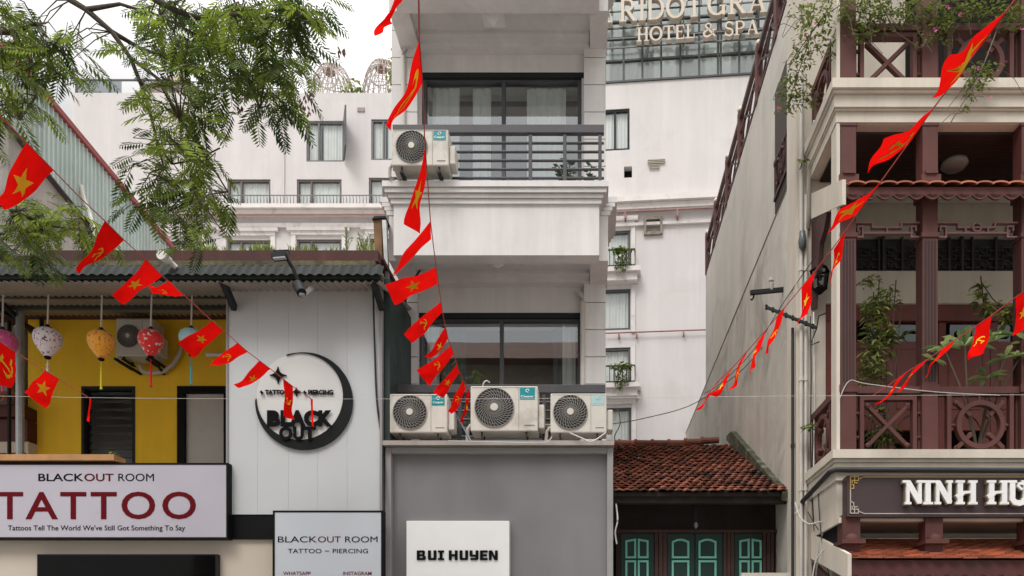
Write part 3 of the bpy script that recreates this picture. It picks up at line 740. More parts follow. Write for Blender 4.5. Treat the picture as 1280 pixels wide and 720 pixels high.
m = MB(); c = Vector((-1.25, 10.5, 6.83))
m.add([c+Vector((-.1,-.1,0)), c+Vector((.1,-.1,0)), c+Vector((.1,.1,0)), c+Vector((-.1,.1,0)), c+Vector((0,0,-.09))], [(0,1,4),(1,2,4),(2,3,4),(3,0,4)]); m.build('soffit_light', PRINTW, tw)
def big_window(w, cov, covt, tv):
    f = window(tw, *w, TY, mull=(0.51,), trans=(tv,) if tv else (), fr=0.055, dep=0.1, fm=GREYFRAME, gm=GLASS, cov=cov, room=0.25, back=False)
    for a, b in covt:
        c = MB(); wave_curtain(c, w[0]+(w[1]-w[0])*a, w[0]+(w[1]-w[0])*b, w[2], w[3]-0.08, TY+0.27, 0.025, 0.11); c.build('curtain', CURTTEAL, f, smooth=True)
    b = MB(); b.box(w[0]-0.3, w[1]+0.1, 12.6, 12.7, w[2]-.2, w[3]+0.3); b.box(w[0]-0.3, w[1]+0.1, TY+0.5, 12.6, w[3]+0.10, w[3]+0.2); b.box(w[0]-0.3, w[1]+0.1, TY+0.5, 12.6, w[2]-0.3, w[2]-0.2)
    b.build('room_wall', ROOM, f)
big_window(lw, ((0.02, 0.10), (0.90, 0.985)), ((0.14, 0.28), (0.82, 0.90)), None)
big_window(uw, ((0.03, 0.21), (0.30, 0.42), (0.66, 0.92)), (), None)
m = MB(); m.box(tw3[0]-.1, tw3[1]+.1, TY+0.3, TY+0.34, tw3[2]-.1, tw3[3]+.1); m.build('window', DARK, tw)
# dark header box over the windows
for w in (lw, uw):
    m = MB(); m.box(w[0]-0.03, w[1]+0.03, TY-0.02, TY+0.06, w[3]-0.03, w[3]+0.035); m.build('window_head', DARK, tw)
def railing(x0, x1, z0, ztop, y, posts):
    m = MB(); m.box(x0, x1, y-0.035, y+0.035, ztop-0.105, ztop); o = m.build('railing', RAIL, tw, bevel=0.006)
    zs = [ztop-0.105-0.11*i for i in range(1, 9) if ztop-0.105-0.11*i > z0+0.03]
    for zz in zs:
        r = MB(); r.tube([(x0, y, zz), (x1, y, zz)], 0.017, 8); r.build('rail', RAIL, o)
    for px in posts:
        r = MB(); xx = X(px, y); r.box(xx-0.022, xx+0.022, y-0.02, y+0.028, z0, ztop-0.104); r.build('post', RAIL, o)
    return o
railing(-2.50, X(755,10.05), 7.44, Z(157,10.05), 10.06, (500, 663, 706, 750))
railing(-2.52, X(757,10.05), 4.30, Z(478,10.05), 10.16, (500, 575, 680, 750))
m = MB(); m.tube([(X(722,10.9), 10.93, Z(364,10.93)), (X(727,10.9), 10.9, Z(369,10.9)), (X(728.5,10.9), 10.88, Z(378,10.88)), (X(728.5,10.9), 10.88, 4.3)], 0.035, 10); m.build('down_pipe', PVC, tw); m = MB()
m.tube([(X(516,10.9), 10.9, Z(52,10.9)), (X(507,10.9), 10.86, Z(63,10.9)), (X(505,10.9), 10.86, Z(75,10.9)), (X(505,10.9), 10.86, 7.5)], 0.035, 10); m.build('down_pipe', PVC, tw); m = MB()
m.tube([(X(507,10.9), 10.86, Z(392,10.9)), (X(506,10.9), 10.86, 4.3)], 0.03, 10)
m.build('down_pipe', PVC, tw)
m = MB(); m.box(TL, TR, 10.02, 11.0, 4.12, 4.235); m.build('terrace_slab', WHITE, tw)
m = MB(); m.box(TL+0.02, X(766,9.8), 10.02, 11.0, 0, 4.118); m.build('shop_front', M('grey_infill', (0.12,0.12,0.12), 0.7), tw)

# plant in a pot on the upper balcony
pp = thing('potted_plant', 'dark green leafy potted plant behind the rails of the upper balcony', 'plant', (X(718,10.3), 10.35, 7.44))
m = MB(); m.lathe([(0.10, 0), (0.13, 0.2), (0.12, 0.2)], (X(718,10.3), 10.35, 7.44), 14); m.build('pot', M('pot_grey', (0.2,0.19,0.18), 0.8), pp)
m = MB(); m2 = MB()
for j in range(9):
    a = random.uniform(-1, 1); h = random.uniform(0.36, 0.56); b0 = Vector((X(718,10.3)+a*0.04, 10.35, 7.6))
    tip = b0 + Vector((a*0.22, random.uniform(-.12,.12), h*(1-abs(a)*0.35))); m2.tube([b0, (b0+tip)/2+Vector((a*.05,0,.02)), tip], 0.008, 5, False)
    for k in range(9):
        q = b0.lerp(tip, (k+1)/9); sd = 1 if k % 2 else -1
        d = Vector((sd*0.085, random.uniform(-.04,.04), 0.045)); s = Vector((-.01*sd, 0, .022)); m.tone = random.uniform(0, .5)
        m.add([q, q+d*.5+s, q+d, q+d*.5-s], [(0,1,2,3)])
m.build('foliage', leafmat('dark_leaf', (0.01, 0.03, 0.01), (0.05, 0.12, 0.03), 0.2), pp); m2.build('stem', LEAFP, pp)

# ------------------------------------------------------------------ grey sign board below the townhouse
sb = thing('shop_sign_board', 'large plain grey metal sign board with raised frame under the air conditioners', 'sign board', (X(624,9.75), 9.85, 2.2))
xa, xb = X(481.5,9.75), X(766.5,9.75); zt = Z(559,9.75)
m = MB(); fw = 0.075
m.box(xa, xa+fw, 9.74, 9.9, 2.2, zt); m.box(xb-fw, xb, 9.74, 9.9, 2.2, zt); m.box(xa+fw, xb-fw, 9.742, 9.9, zt-fw, zt); m.build('frame', SIGNFR, sb, bevel=0.008)
m = MB(); m.box(xa+fw, xb-fw, 9.83, 9.9, 2.2, zt-fw); m.build('panel', SIGNGREY, sb)
m = MB(); m.box(xa-0.01, xb+0.01, 9.66, 10.018, zt+0.003, zt+0.058); m.build('top_ledge', M('ledge_metal', (0.36, 0.32, 0.29), 0.5, 0.12, 3.0, metal=0.3), sb)
ws = thing('shop_sign', 'white square sign with black block letters fixed on the grey board', 'sign', (X(572,9.72), 9.72, 2.25))
m = MB(); m.box(X(508,9.7), X(636.5,9.7), 9.70, 9.83, 2.25, Z(651,9.7)); m.build('panel', PRINTW, ws, bevel=0.004)
m = MB()
BG = {'B': [(0,0,3.5,12),(3.5,9.5,9,12),(3.5,4.9,9.6,7.2),(3.5,0,9.6,2.5),(7,7.2,10,11.2),(7.6,.8,11,4.9)], 'U': [(0,1,3.5,12),(7,1,10.5,12),(1,0,9.5,2.7)], 'I': [(2,0,5.5,12),(0,0,7.5,2.4),(0,9.6,7.5,12)],
      'H': [(0,0,3.5,12),(7.5,0,11,12),(3.5,4.8,7.5,7.3)], 'Y': [(0,5.2,3.5,12),(7.5,1,11,12),(1,4.2,7.5,6.8),(1,0,9.8,2.5)], 'E': [(0,0,3.5,12),(3.5,0,9.5,2.5),(3.5,9.5,9.5,12),(3.5,4.8,8.6,7.2)], 'N': [(0,0,3.5,12),(7.7,0,11.2,12)]}
q = 0
for ch, px in (('B',521),('U',535),('I',547.5),('H',561),('U',574.5),('Y',587),('E',600),('N',611)):
    for (u0,v0,u1,v1) in BG[ch]:
        q += 1; yy = 9.688-0.0006*(q % 9); m.box(X(px+u0,9.69), X(px+u1,9.69), yy, 9.70, Z(700-v0,9.69), Z(700-v1,9.69))
    if ch == 'N': m.prism([(X(px+a,9.69), Z(700-b_,9.69)) for a, b_ in ((1.5,12),(4.2,12),(9.7,0),(7,0))][::-1], 9.681, 9.70)
m.build('lettering', INK, ws)

# ------------------------------------------------------------------ air conditioners
def aircon(label, x0, z0, wd, h, d, y, sticker, group='air conditioner units on the white townhouse', side=0.075, feet=0.09, fancol=None):
    t = thing('air_conditioner', label, 'air conditioner', (x0+wd/2, y+d/2, z0-feet), group)
    m = MB(); m.box(x0, x0+wd, y, y+d, z0, z0+h); m.build('casing', ACW, t, bevel=0.014)
    m = MB(); m.box(x0+wd+0.001, x0+wd+side, y+0.05, y+d-0.02, z0+0.05, z0+h*0.62); m.build('side_cover', ACW, t, bevel=0.012)
    cx = x0+wd*0.355; cz = z0+h*0.52; r = min(h*0.43, wd*0.31)
    m = MB(); m.lathe([(r*1.0, -0.003), (r*1.0, -0.006), (r*0.98, -0.006)], (cx, y, cz), 40, 'y'); m.build('fan_recess', fancol or M('fan_dark', (0.03, 0.03, 0.03), 0.8), t)
    g = MB()
    for rr in (1.0, 0.83, 0.66, 0.49, 0.34):
        g.tube([(cx+r*rr*math.cos(a*math.pi/20), y-0.013-0.012*(1-rr), cz+r*rr*math.sin(a*math.pi/20)) for a in range(41)], 0.0055 if rr == 1 else 0.0022, 5, False)
    nb_ = 28 if wd < .75 else 34
    for k in range(nb_):
        a0 = 2*math.pi*k/nb_
        g.tube([(cx+r*q*math.cos(a0+0.9*(q-0.2)), y-0.012-0.012*(1-q), cz+r*q*math.sin(a0+0.9*(q-0.2))) for q in (0.2, 0.4, 0.6, 0.8, 1.0)], 0.0042, 4, False)
    go = g.build('fan_grille', ACG, t)
    m = MB(); m.lathe([(r*0.2, -0.028), (r*0.19, -0.036), (0.001, -0.037)], (cx, y, cz), 20, 'y'); m.build('hub', ACW, go)
    m = MB(); m.box(x0+wd*0.715, x0+wd*0.72, y-0.004, y+0.001, z0+0.02, z0+h-0.02); m.box(x0+0.02, x0+wd-0.02, y-0.004, y+0.001, z0+h*0.965, z0+h*0.97)
    m.box(x0+wd*0.80, x0+wd*0.95, y-0.006, y+0.001, z0+h*0.13, z0+h*0.14); m.build('seam', M('seam_dark', (0.25, 0.24, 0.22), 0.7), t)
    if sticker:
        sx0, sx1 = x0+wd*0.735, x0+wd*0.955; sz0, sz1 = z0+h*0.70, z0+h*0.955
        m = MB(); m.box(sx0, sx1, y-0.003, y, sz0, sz1); s = m.build('sticker', TEAL if sticker == 1 else TEALP, t)
        w_ = MB(); textmesh(w_, 'Casper', sx0+0.012, sx1-0.012, sz0+0.018, sz0+0.05, y-0.0035, 0.002, 0.02)
        w_.tube([((sx0+sx1)/2+0.018*math.cos(a*math.pi/8), y-0.005, sz1-0.035+0.018*math.sin(a*math.pi/8)) for a in range(15)], 0.0055, 4)
        w_.build('lettering', PRINTW if sticker == 1 else M('faded_print', (0.55,0.66,0.66), 0.5), s)
    for u in (0.14, 0.80):
        m = MB(); m.box(x0+wd*u, x0+wd*u+0.045, y+0.005, y+d-0.02, z0-feet, z0-feet+0.018); m.box(x0+wd*u+0.012, x0+wd*u+0.03, y+0.02, y+0.05, z0-feet+0.018, z0+0.001); m.box(x0+wd*u+0.012, x0+wd*u+0.03, y+d-0.07, y+d-0.04, z0-feet+0.018, z0+0.001); m.build('foot', DARK, t)
    m = MB(); m.tube([(x0-0.005, y+0.1, z0+h*0.2), (x0-0.05, y+0.12, z0+h*0.1), (x0-0.06, y+0.14, z0-feet*0.5), (x0-0.02, y+0.3, z0-feet*0.6)], 0.022, 8); m.build('pipe', PVC, t)
    return t
YA = 9.72; LZ = zt+0.058
aircon('white air conditioner with bright teal sticker, first from the left on the grey board', X(487,YA), Z(541,YA), 0.70, 0.475, 0.29, YA, 1, feet=Z(541,YA)-LZ)
aircon('largest air conditioner, in the middle of three on the grey board', X(588,YA), Z(539,YA), 0.82, 0.55, 0.31, YA, 1, feet=Z(539,YA)-LZ)
aircon('white air conditioner with faded pale sticker at the right end of the grey board', X(688,YA), Z(541,YA), 0.685, 0.48, 0.29, YA, 2, feet=Z(541,YA)-LZ)
aircon('white air conditioner on the upper balcony cornice beside the railing', X(489.5,9.72), Z(207,9.72), 0.69, 0.44, 0.29, 9.72, 1, feet=Z(207,9.72)-7.523)
aircon('grimy shaded air conditioner mounted on the yellow wall under the tin awning', X(145,11.0), Z(445,11.0), 0.50, 0.52, 0.3, 11.0, 0, feet=0.05, group='air conditioner mounted on the yellow wall', fancol=M('fan_black', (0.012,0.012,0.012), 0.9))
# ------------------------------------------------------------------ tattoo shop on the left
shop = thing('shop_house', 'low tattoo shop with yellow upper wall, white cladding panel and tin awning', 'shop', (-5.5, 10, 0))
m = MB(); m.box(-11.5, X(340.5,9.75), 9.75, 9.95, -0.1, 4.0); m.box(X(340.5,9.75), -2.62, 9.80, 9.95, -0.1, 3.3); m.box(-11.5, -2.62, 9.951, 21, -0.1, 3.39)
m.build('wall', BEIGE, shop)
m = MB(); m.box(-11.5, -4.45, 9.951, 11.4, 3.40, 3.47); m.build('terrace_floor', M('terrace_tiles', (0.25,0.2,0.17), 0.8), shop)
YW = 11.4
yw = (X(102,YW), X(169,YW), 3.9, Z(483,YW)); yd = (X(222,YW), X(282,YW), 3.47, Z(483,YW))
m = MB(); m.wall(X(35,YW), -4.2, 3.40, 6.55, YW, YW+0.3, [yw, yd]); m.build('yellow_wall', YELLOW, shop)
m = MB(); m.box(X(35,YW), -2.66, YW+0.3, 21, 3.40, 6.5); m.box(-11.0, -2.66, YW+0.31, 21, 6.5, 6.62); m.build('rear_block', HOTELTRIM, shop)
# louvred window
f = MB(); f.box(yw[0], yw[0]+0.04, YW-0.01, YW+0.1, yw[2], yw[3]); f.box(yw[1]-0.04, yw[1], YW-0.01, YW+0.1, yw[2], yw[3]); f.box(yw[0]+.04, yw[1]-.04, YW-0.01, YW+0.1, yw[3]-0.04, yw[3])
fo = f.build('window', DARK, shop)
l = MB(); zz = yw[2]
while zz < yw[3]-0.08:
    l.bar(((yw[0]+yw[1])/2, YW+0.06, zz+0.03), ((yw[0]+yw[1])/2, YW+0.085, zz+0.15), yw[1]-yw[0]-0.08, 0.012); zz += 0.115
l.build('louvre', glassmat('smoked_louvre', (0.22, 0.25, 0.25), 0.2, 0.2), fo)
l = MB(); l.box(yw[0]+.03, yw[1]-.03, YW+0.24, YW+0.27, yw[2], yw[3]); l.build('room_wall', M('dim_back', (0.11,0.11,0.11), 0.9), fo)
l = MB(); l.box(X(150,YW)-.02, X(164,YW), YW+0.21, YW+0.22, Z(540,YW), Z(488,YW)); l.build('curtain', CURTAING, fo)
f = MB(); f.box(yd[0], yd[0]+0.11, YW-0.02, YW+0.1, yd[2], yd[3]); f.box(yd[0]+.11, yd[1], YW-0.02, YW+0.1, yd[3]-0.10, yd[3]); f.box(yd[1]-.02, yd[1]+.03, YW-0.021, YW+0.1, yd[2], yd[3]-.1)
fo = f.build('door', BLACK, shop)
l = MB(); l.box(yd[0]+.11, yd[1]-.02, YW+0.03, YW+0.05, yd[2], yd[3]-.1); l.build('frosted_pane', M('frosted_door', (0.52, 0.50, 0.455), 0.35, 0.05), fo)
# white cladding block with vertical seams
pl_, pr_ = X(285.5,9.7), X(475,9.7)
PZ0, PZ1 = Z(643,9.7), 6.30
m = MB(); seams = [pl_] + [X(p,9.7) for p in (322, 360.5, 397, 434)] + [pr_]
for i in range(5): m.box(seams[i]+(0.0009 if i else 0), seams[i+1]-0.0009, 9.70, 9.75, PZ0, PZ1)
m.build('cladding_panel', PANEL, shop)
m = MB(); m.box(pl_+0.001, pr_-0.001, 9.752, 11.39, PZ0+0.02, PZ1); m.build('cladding_side', M('panel_side', (0.55,0.55,0.55), 0.6), shop)
m = MB(); m.box(pl_-0.02, pl_-0.001, 9.68, 9.76, PZ0, PZ1); m.box(pr_+0.001, pr_+0.03, 9.68, 9.76, PZ0, PZ1); m.build('edge_trim', SIGNFR, shop)
m = MB(); m.box(pl_-.01, X(480,9.72), 9.71, 9.749, Z(674,9.72), PZ0-0.003); m.build('black_fascia', BLACK, shop)
# narrow dark gap beside the townhouse
m = MB(); m.box(-2.53, -2.46, 9.75, 11.0, 3.0, 6.25); m.build('corner_post', M('green_black_metal', (0.015,0.03,0.026), 0.6), shop)
m = MB(); m.box(-2.60, -2.53, 9.9, 11.0, 0.0, 6.2); m.build('gap_infill', BLACK, shop)
m = MB()
for i in range(24): m.bar((-2.50, 9.735, 3.2+i*0.12), (-2.44, 9.735, 3.3+i*0.12), 0.012, 0.012)
pass
# rusty sheet and galvanised flue at the end of the parapet
m = MB(); m.prism([(X(468,10.1), Z(276,10.1)), (X(478,10.1), Z(272,10.1)), (X(479,10.1), Z(345,10.1)), (X(471,10.1), Z(340,10.1)), (X(469,10.1), Z(300,10.1))], 10.05, 10.2); m.build('rusty_sheet', RUST, shop)
m = MB(); m.prism([(X(478,10.0), Z(276,10.0)), (X(483,10.0), Z(276,10.0)), (X(486,10.0), Z(350,10.0)), (X(482,10.0), Z(352,10.0))], 9.98, 10.06); m.build('steel_flashing', STEEL, shop)
m = MB(); m.prism([(X(467,10.1), Z(278,10.1)), (X(470,10.1), Z(274.5,10.1)), (X(484,10.1), Z(274,10.1)), (X(484,10.1), Z(276,10.1))], 10.02, 10.3); m.build('cap_sheet', DARK, shop)

# tin awning
aw = thing('tin_awning', 'dark corrugated tin awning with mossy edge over the lanterns and cladding', 'awning', (-6, 9.6, 6.0))
AX0, AX1 = -9.6, X(476,9.25)
def corr(mb, x0, x1, ya, za, yb, zb, amp, pit):
    n = int((x1-x0)/pit*8); vs = []; fs = []
    d = Vector((0, yb-ya, zb-za)).normalized(); nn = Vector((0, -d.z, d.y))
    for i in range(n+1):
        x = x0+(x1-x0)*i/n; o = nn*(amp*math.sin(2*math.pi*x/pit))
        vs += [Vector((x, ya, za))+o, Vector((x, yb, zb))+o]
    for i in range(n): fs.append((2*i, 2*i+2, 2*i+3, 2*i+1))
    mb.add(vs, fs)
AWY, AWZ = 9.25, Z(352,9.25)
m = MB(); corr(m, AX0, AX1, AWY-0.02, AWZ-0.01, YW, Z(396,YW), 0.014, 0.085); m.build('corrugated_sheet', AWNIN, aw, smooth=True)
m = MB(); corr(m, AX0, AX1+0.02, 9.20, Z(343,9.2), 9.31, Z(333,9.31)+0.015, 0.011, 0.109); m.build('edge_sheet', AWN, aw, smooth=True)
m = MB(); m.box(AX0, AX1, 9.26, 9.34, Z(348.5,9.26)+.0, Z(341,9.26)); m.build('front_beam', AWNB, aw)
m = MB(); m.box(AX0, X(286,9.9), 10.55, 10.60, 6.235, 6.285); m.box(AX0, X(286,9.9), 10.0, 10.04, 6.13, 6.165); m.build('purlin', AWNB, aw)
m = MB(); m.box(AX0, X(470,9.4), 9.345, 9.9, Z(333,9.35)+0.01, Z(326,9.35)); m.build('mossy_edge', M('moss_edge', (0.11,0.10,0.055), 0.95, 0.45, 8.0, 0.6), aw)
m = MB(); m.box(X(60,9.6), X(474,9.6), 9.55, 9.68, Z(329,9.6), Z(315.5,9.6)); m.box(AX0, X(476,9.6), 9.69, 11.6, 6.45, 6.50); m.build('parapet', M('red_brown_parapet', (0.085,0.03,0.026), 0.8, 0.3, 4.0, 0.3, streak=0.3), aw)
m = MB()
for px in (288, 472):
    m = MB(); m.bar((X(px,9.5), 9.28, 6.02), (X(px+6,9.7), 9.68, 5.86), 0.06, 0.09); m.build('bracket', DARK, aw)
m = MB(); m.bar(P(-40, 340, 9.6), P(43, 417, 11.2), 0.05, 0.05); m.build('strut', DARK, aw); m = MB(); m.bar(P(-40, 365, 9.8), P(43, 412, 11.3), 0.04, 0.04); m.build('strut', DARK, aw); m = MB(); m.bar(P(52, 396, 11.35), P(52, 412, 11.35), 0.04, 0.04); m.build('strut', DARK, aw)
m = MB(); m.tube([(X(25,10.7), 10.7, 3.45), (X(25,10.7), 10.7, 6.28)], 0.05, 14); m.build('support_post', STEEL, aw)

# grass growing on the parapet
gb = MB()
for (a, b, n, h) in ((232, 268, 230, 0.10), (268, 290, 60, 0.05), (312, 340, 190, 0.09), (340, 352, 40, 0.05), (362, 398, 170, 0.07), (405, 432, 70, 0.05), (300, 312, 30, 0.06), (444, 466, 40, 0.16)):
    for _ in range(n):
        p = Vector((X(random.uniform(a,b),9.6), random.uniform(9.56,9.75), Z(316,9.6)))
        hh = 1.15*h*random.uniform(.4,1.3); dx = random.uniform(-.5,.5)*hh; dy = random.uniform(-.6,.3)*hh; wv = random.uniform(.004,.009)
        gb.tone = random.random()
        gb.add([p-Vector((wv,0,0)), p+Vector((wv,0,0)), p+Vector((dx*.5+wv*.6,dy*.4,hh*.7)), p+Vector((dx,dy,hh)), p+Vector((dx*.5-wv*.6,dy*.4,hh*.7))], [(0,1,2,3,4)])
tag(gb.build('grass', LEAFG), kind='stuff')
for (px, h, lab, n) in ((432, 0.30, 'tall dry weed stalk on the red brown parapet', 5), (456, 0.24, 'bushy green weed on the parapet beside the rusty sheet', 9), (75, 0.2, 'broad leaved weed sprouting at the left end of the awning', 8)):
    b0 = Vector((X(px,9.6), 9.62, Z(317,9.6))); t = thing('weed', lab, 'weed', tuple(b0)); m = MB(); m2 = MB()
    for j in range(n):
        tip = b0+Vector((random.uniform(-.09,.09), random.uniform(-.05,.05), h*random.uniform(.6,1.1))); m2.tube([b0, tip], 0.0035, 4)
        for k in range(5):
            q = b0.lerp(tip, .3+.15*k); d = Vector((random.uniform(-.05,.05), -.01, random.uniform(0,.05))); m.tone = random.random()
            m.add([q, q+d*.5+Vector((0,0,.008)), q+d, q+d*.5-Vector((0,0,.008))], [(0,1,2,3)])
    m2.build('stem', LEAFG, t); m.build('foliage', LEAFV, t)

# signs of the shop
def framed_sign(name, label, x0, x1, z0, z1, y, mat, th=0.12, fr=0.022):
    t = thing(name, label, 'sign', ((x0+x1)/2, y, z0))
    m = MB(); m.box(x0-fr, x0, y-0.006, y+th, z0-fr, z1+fr); m.box(x1, x1+fr, y-0.006, y+th, z0-fr, z1+fr); m.box(x0, x1, y-0.004, y+th, z1, z1+fr); m.box(x0, x1, y-0.004, y+th, z0-fr, z0); m.build('frame', BLACK, t)
    m = MB(); m.box(x0, x1, y, y+th-0.01, z0, z1); m.build('panel', mat, t)
    return t
SY = 9.60
sx = lambda p: X(p, SY); sz = lambda p: Z(p, SY)
t = framed_sign('shop_sign', 'wide lilac grey signboard with large dark red TATTOO lettering', sx(-44), sx(283), sz(671.5), sz(581), SY, LIGHTBOX)
m = MB(); textmesh(m, 'BLACK', sx(48), sx(104.5), sz(601.5), sz(592), SY, 0.003, 0.012); textmesh(m, 'ROOM', sx(148), sx(192.5), sz(601.5), sz(592), SY, 0.003, 0.0); m.build('lettering', INK, t); m = MB()
textmesh(m, "Tattoos Tell The World We've Still Got Something To Say", sx(10), sx(231.5), sz(665), sz(656.5), SY, 0.003, 0.004); m.build('lettering', INK, t)
m = MB(); textmesh(m, 'OUT', sx(105.5), sx(142), sz(601.5), sz(592), SY, 0.003, 0.012); m.build('lettering', INKRED, t); m = MB()
for ch, a, b in (('T',-4,29), ('A',32,72.5), ('T',75.5,108), ('T',113.5,146), ('O',152,194), ('O',203,245)):
    textmesh(m, ch, sx(a), sx(b), sz(649), sz(615) if ch != 'O' else sz(614.5), SY, 0.004, 0.012)
m.build('lettering', INKRED, t)
SY2 = 9.52
sx2 = lambda p: X(p, SY2); sz2 = lambda p: Z(p, SY2)
t = framed_sign('shop_sign', 'pale blue signboard with small tattoo piercing lettering below the moon emblem', sx2(343.5), sx2(476.5), 2.0, sz2(640.5), SY2, LIGHTBOXB)
m = MB(); textmesh(m, 'BLACK', sx2(347.5), sx2(396), sz2(678), sz2(670.5), SY2, 0.003, 0.0); textmesh(m, 'ROOM', sx2(431.5), sx2(472), sz2(678), sz2(670.5), SY2, 0.003, 0.0)
m.build('lettering', INK, t); m = MB(); textmesh(m, 'TATTOO', sx2(360), sx2(402), sz2(691.5), sz2(686), SY2, 0.003, 0.0); m.box(sx2(406), sx2(411.5), SY2-.003, SY2, sz2(689.2), sz2(688.4)); textmesh(m, 'PIERCING', sx2(416), sx2(460), sz2(691.5), sz2(686), SY2, 0.003, 0.0)
m.build('lettering', INK, t)
m = MB(); textmesh(m, 'OUT', sx2(397.5), sx2(426), sz2(678), sz2(670.5), SY2, 0.003, 0.0); m.build('lettering', INKRED, t); m = MB(); textmesh(m, 'WHATSAPP', sx2(354), sx2(388.5), sz2(719), sz2(714.5), SY2, 0.003, 0.004); m.build('lettering', INKRED, t); m = MB(); textmesh(m, 'INSTAGRAM', sx2(429), sx2(464.5), sz2(719), sz2(714.5), SY2, 0.003, 0.004); m.build('lettering', INKRED, t)
# dark screen
t = thing('display_screen', 'wide black glossy screen mounted on the beige shop wall', 'screen', (X(158,9.66), 9.7, 2.0))
m = MB(); m.box(X(46,9.66), X(271,9.66), 9.66, 9.75, 2.0, Z(692.5,9.66)); m.build('casing', M('screen_bezel', (0.02,0.02,0.02), 0.4, spec=0.2), t, bevel=0.005)
m = MB(); m.box(X(47.5,9.66), X(269,9.66), 9.654, 9.66, 2.03, Z(694,9.66)); m.build('glass', M('screen_glass', (0.004,0.004,0.004), 0.08, spec=0.12), t)
# timber plank
m = MB(); m.box(X(-30,9.7), X(151,9.7), 9.56, 9.80, Z(579,9.7), Z(571.5,9.7)); m.prism([(X(150,9.7), Z(578,9.7)), (X(155,9.7), Z(580,9.7)), (X(150,9.7), Z(579,9.7))], 9.58, 9.7)
tag(m.build('timber_plank', M('fresh_timber', (0.42, 0.22, 0.09), 0.7, 0.15, 6.0, 0.1), bevel=0.004), 'pale brown timber plank lying along the top of the lilac signboard', 'plank')
b0 = P(141, 570, 9.9); t = thing('weed', 'small yellow green sprig behind the end of the timber plank', 'weed', tuple(b0)); m = MB(); leafblob(m, b0+Vector((0,0,.03)), (.07,.03,.03), 24, .05, thi=1); m.build('foliage', LEAFG, t)

# moon emblem
t = thing('moon_emblem', 'black crescent moon emblem with stars and block lettering on white cladding', 'emblem', (X(379,9.68), 9.66, Z(563,9.68)))
e = lambda px, py: (X(px, 9.66), Z(py, 9.66))
cx, cy, r0 = 379.5, 501, 61; ix, iy, r1 = 374.0, 495.0, 54.5
n = 70; A0, A1 = 118, 478
pts_o = []; pts_i = []
# outer arc from the upper left tip clockwise to the left-hand tip
poly_o = [(cx+r0*math.cos(R(a)), cy-r0*math.sin(R(a))) for a in [110-i*(290)/n for i in range(n+1)]]
poly_i = [(ix+r1*math.cos(R(a)), iy-r1*math.sin(R(a))) for a in [108-i*(286)/n for i in range(n+1)]]
m = MB(); vs = []; fs = []
for (o, i_) in zip(poly_o, poly_i):
    ox, oz = e(*o); jx, jz = e(*i_)
    vs += [(ox, 9.665, oz), (jx, 9.665, jz), (jx, 9.69, jz), (ox, 9.69, oz)]
for k in range(n):
    b = 4*k
    fs += [(b, b+1, b+5, b+4), (b+1, b+2, b+6, b+5), (b+2, b+3, b+7, b+6), (b+3, b, b+4, b+7)]
m.add(vs, fs); m.build('crescent', M('gloss_black', (0.006,0.008,0.008), 0.4, spec=0.2), t)
m = MB(); m.lathe([(0.525, 0.0), (0.525, -0.012)], (e(ix, iy)[0], 9.698, e(ix, iy)[1]), 60, 'y'); m.build('disc', M('white_disc', (0.62,0.615,0.605), 0.45, 0.02), t)
def star4(cx, cy, r):
    out = []
    for q in range(4):
        a = 90*q
        for s in range(5):
            f = s/5.0; u = (1-f)**1.0; v = f
            # concave side between tips
            p0 = (math.cos(R(a)), math.sin(R(a))); p1 = (math.cos(R(a+90)), math.sin(R(a+90)))
            c0 = (0.12*(p0[0]+p1[0]), 0.12*(p0[1]+p1[1]))
            out.append(e(cx+r*((1-f)**2*p0[0]+2*f*(1-f)*c0[0]+f*f*p1[0]), cy-r*1.05*((1-f)**2*p0[1]+2*f*(1-f)*c0[1]+f*f*p1[1])))
    return out
m = MB(); m.prism(star4(347, 468.5, 10.5), 9.662, 9.685); m.build('star', INK, t)
m = MB(); m.prism(star4(370, 489.5, 5.5), 9.662, 9.685); m.build('star', INK, t)
m = MB()
def etext(txt, x0, x1, y0, y1, bold, yy=9.675, dep=0.012):
    a = e(x0, y1); b = e(x1, y0); textmesh(m, txt, a[0], b[0], a[1], b[1], yy, dep, bold)
etext('TATTOO', 331, 361, 487, 493, 0.03); m.build('lettering', INK, t); m = MB(); etext('PIERCING', 385, 416, 487, 493, 0.03)
m.prism(star4(327, 490.5, 2.2), 9.64, 9.68); m.prism(star4(381, 490.5, 2.2), 9.64, 9.68)
m.build('lettering', INK, t); m = MB()
for ch, a, b in (('B',334,350), ('L',351,364), ('A',362,382), ('C',380,398), ('K',398,415.5)): etext(ch, a, b, 513, 533, 0.06, 9.668 - 0.002*(ord(ch)%3), .016)
m.build('lettering', INK, t); m = MB()
for ch, a, b in (('O',349.5,366), ('U',367,380), ('T',380,395)): etext(ch, a, b, 533.5, 550.5, 0.05, 9.66 - 0.002*(ord(ch)%3), .016)
m.build('lettering', INK, t)

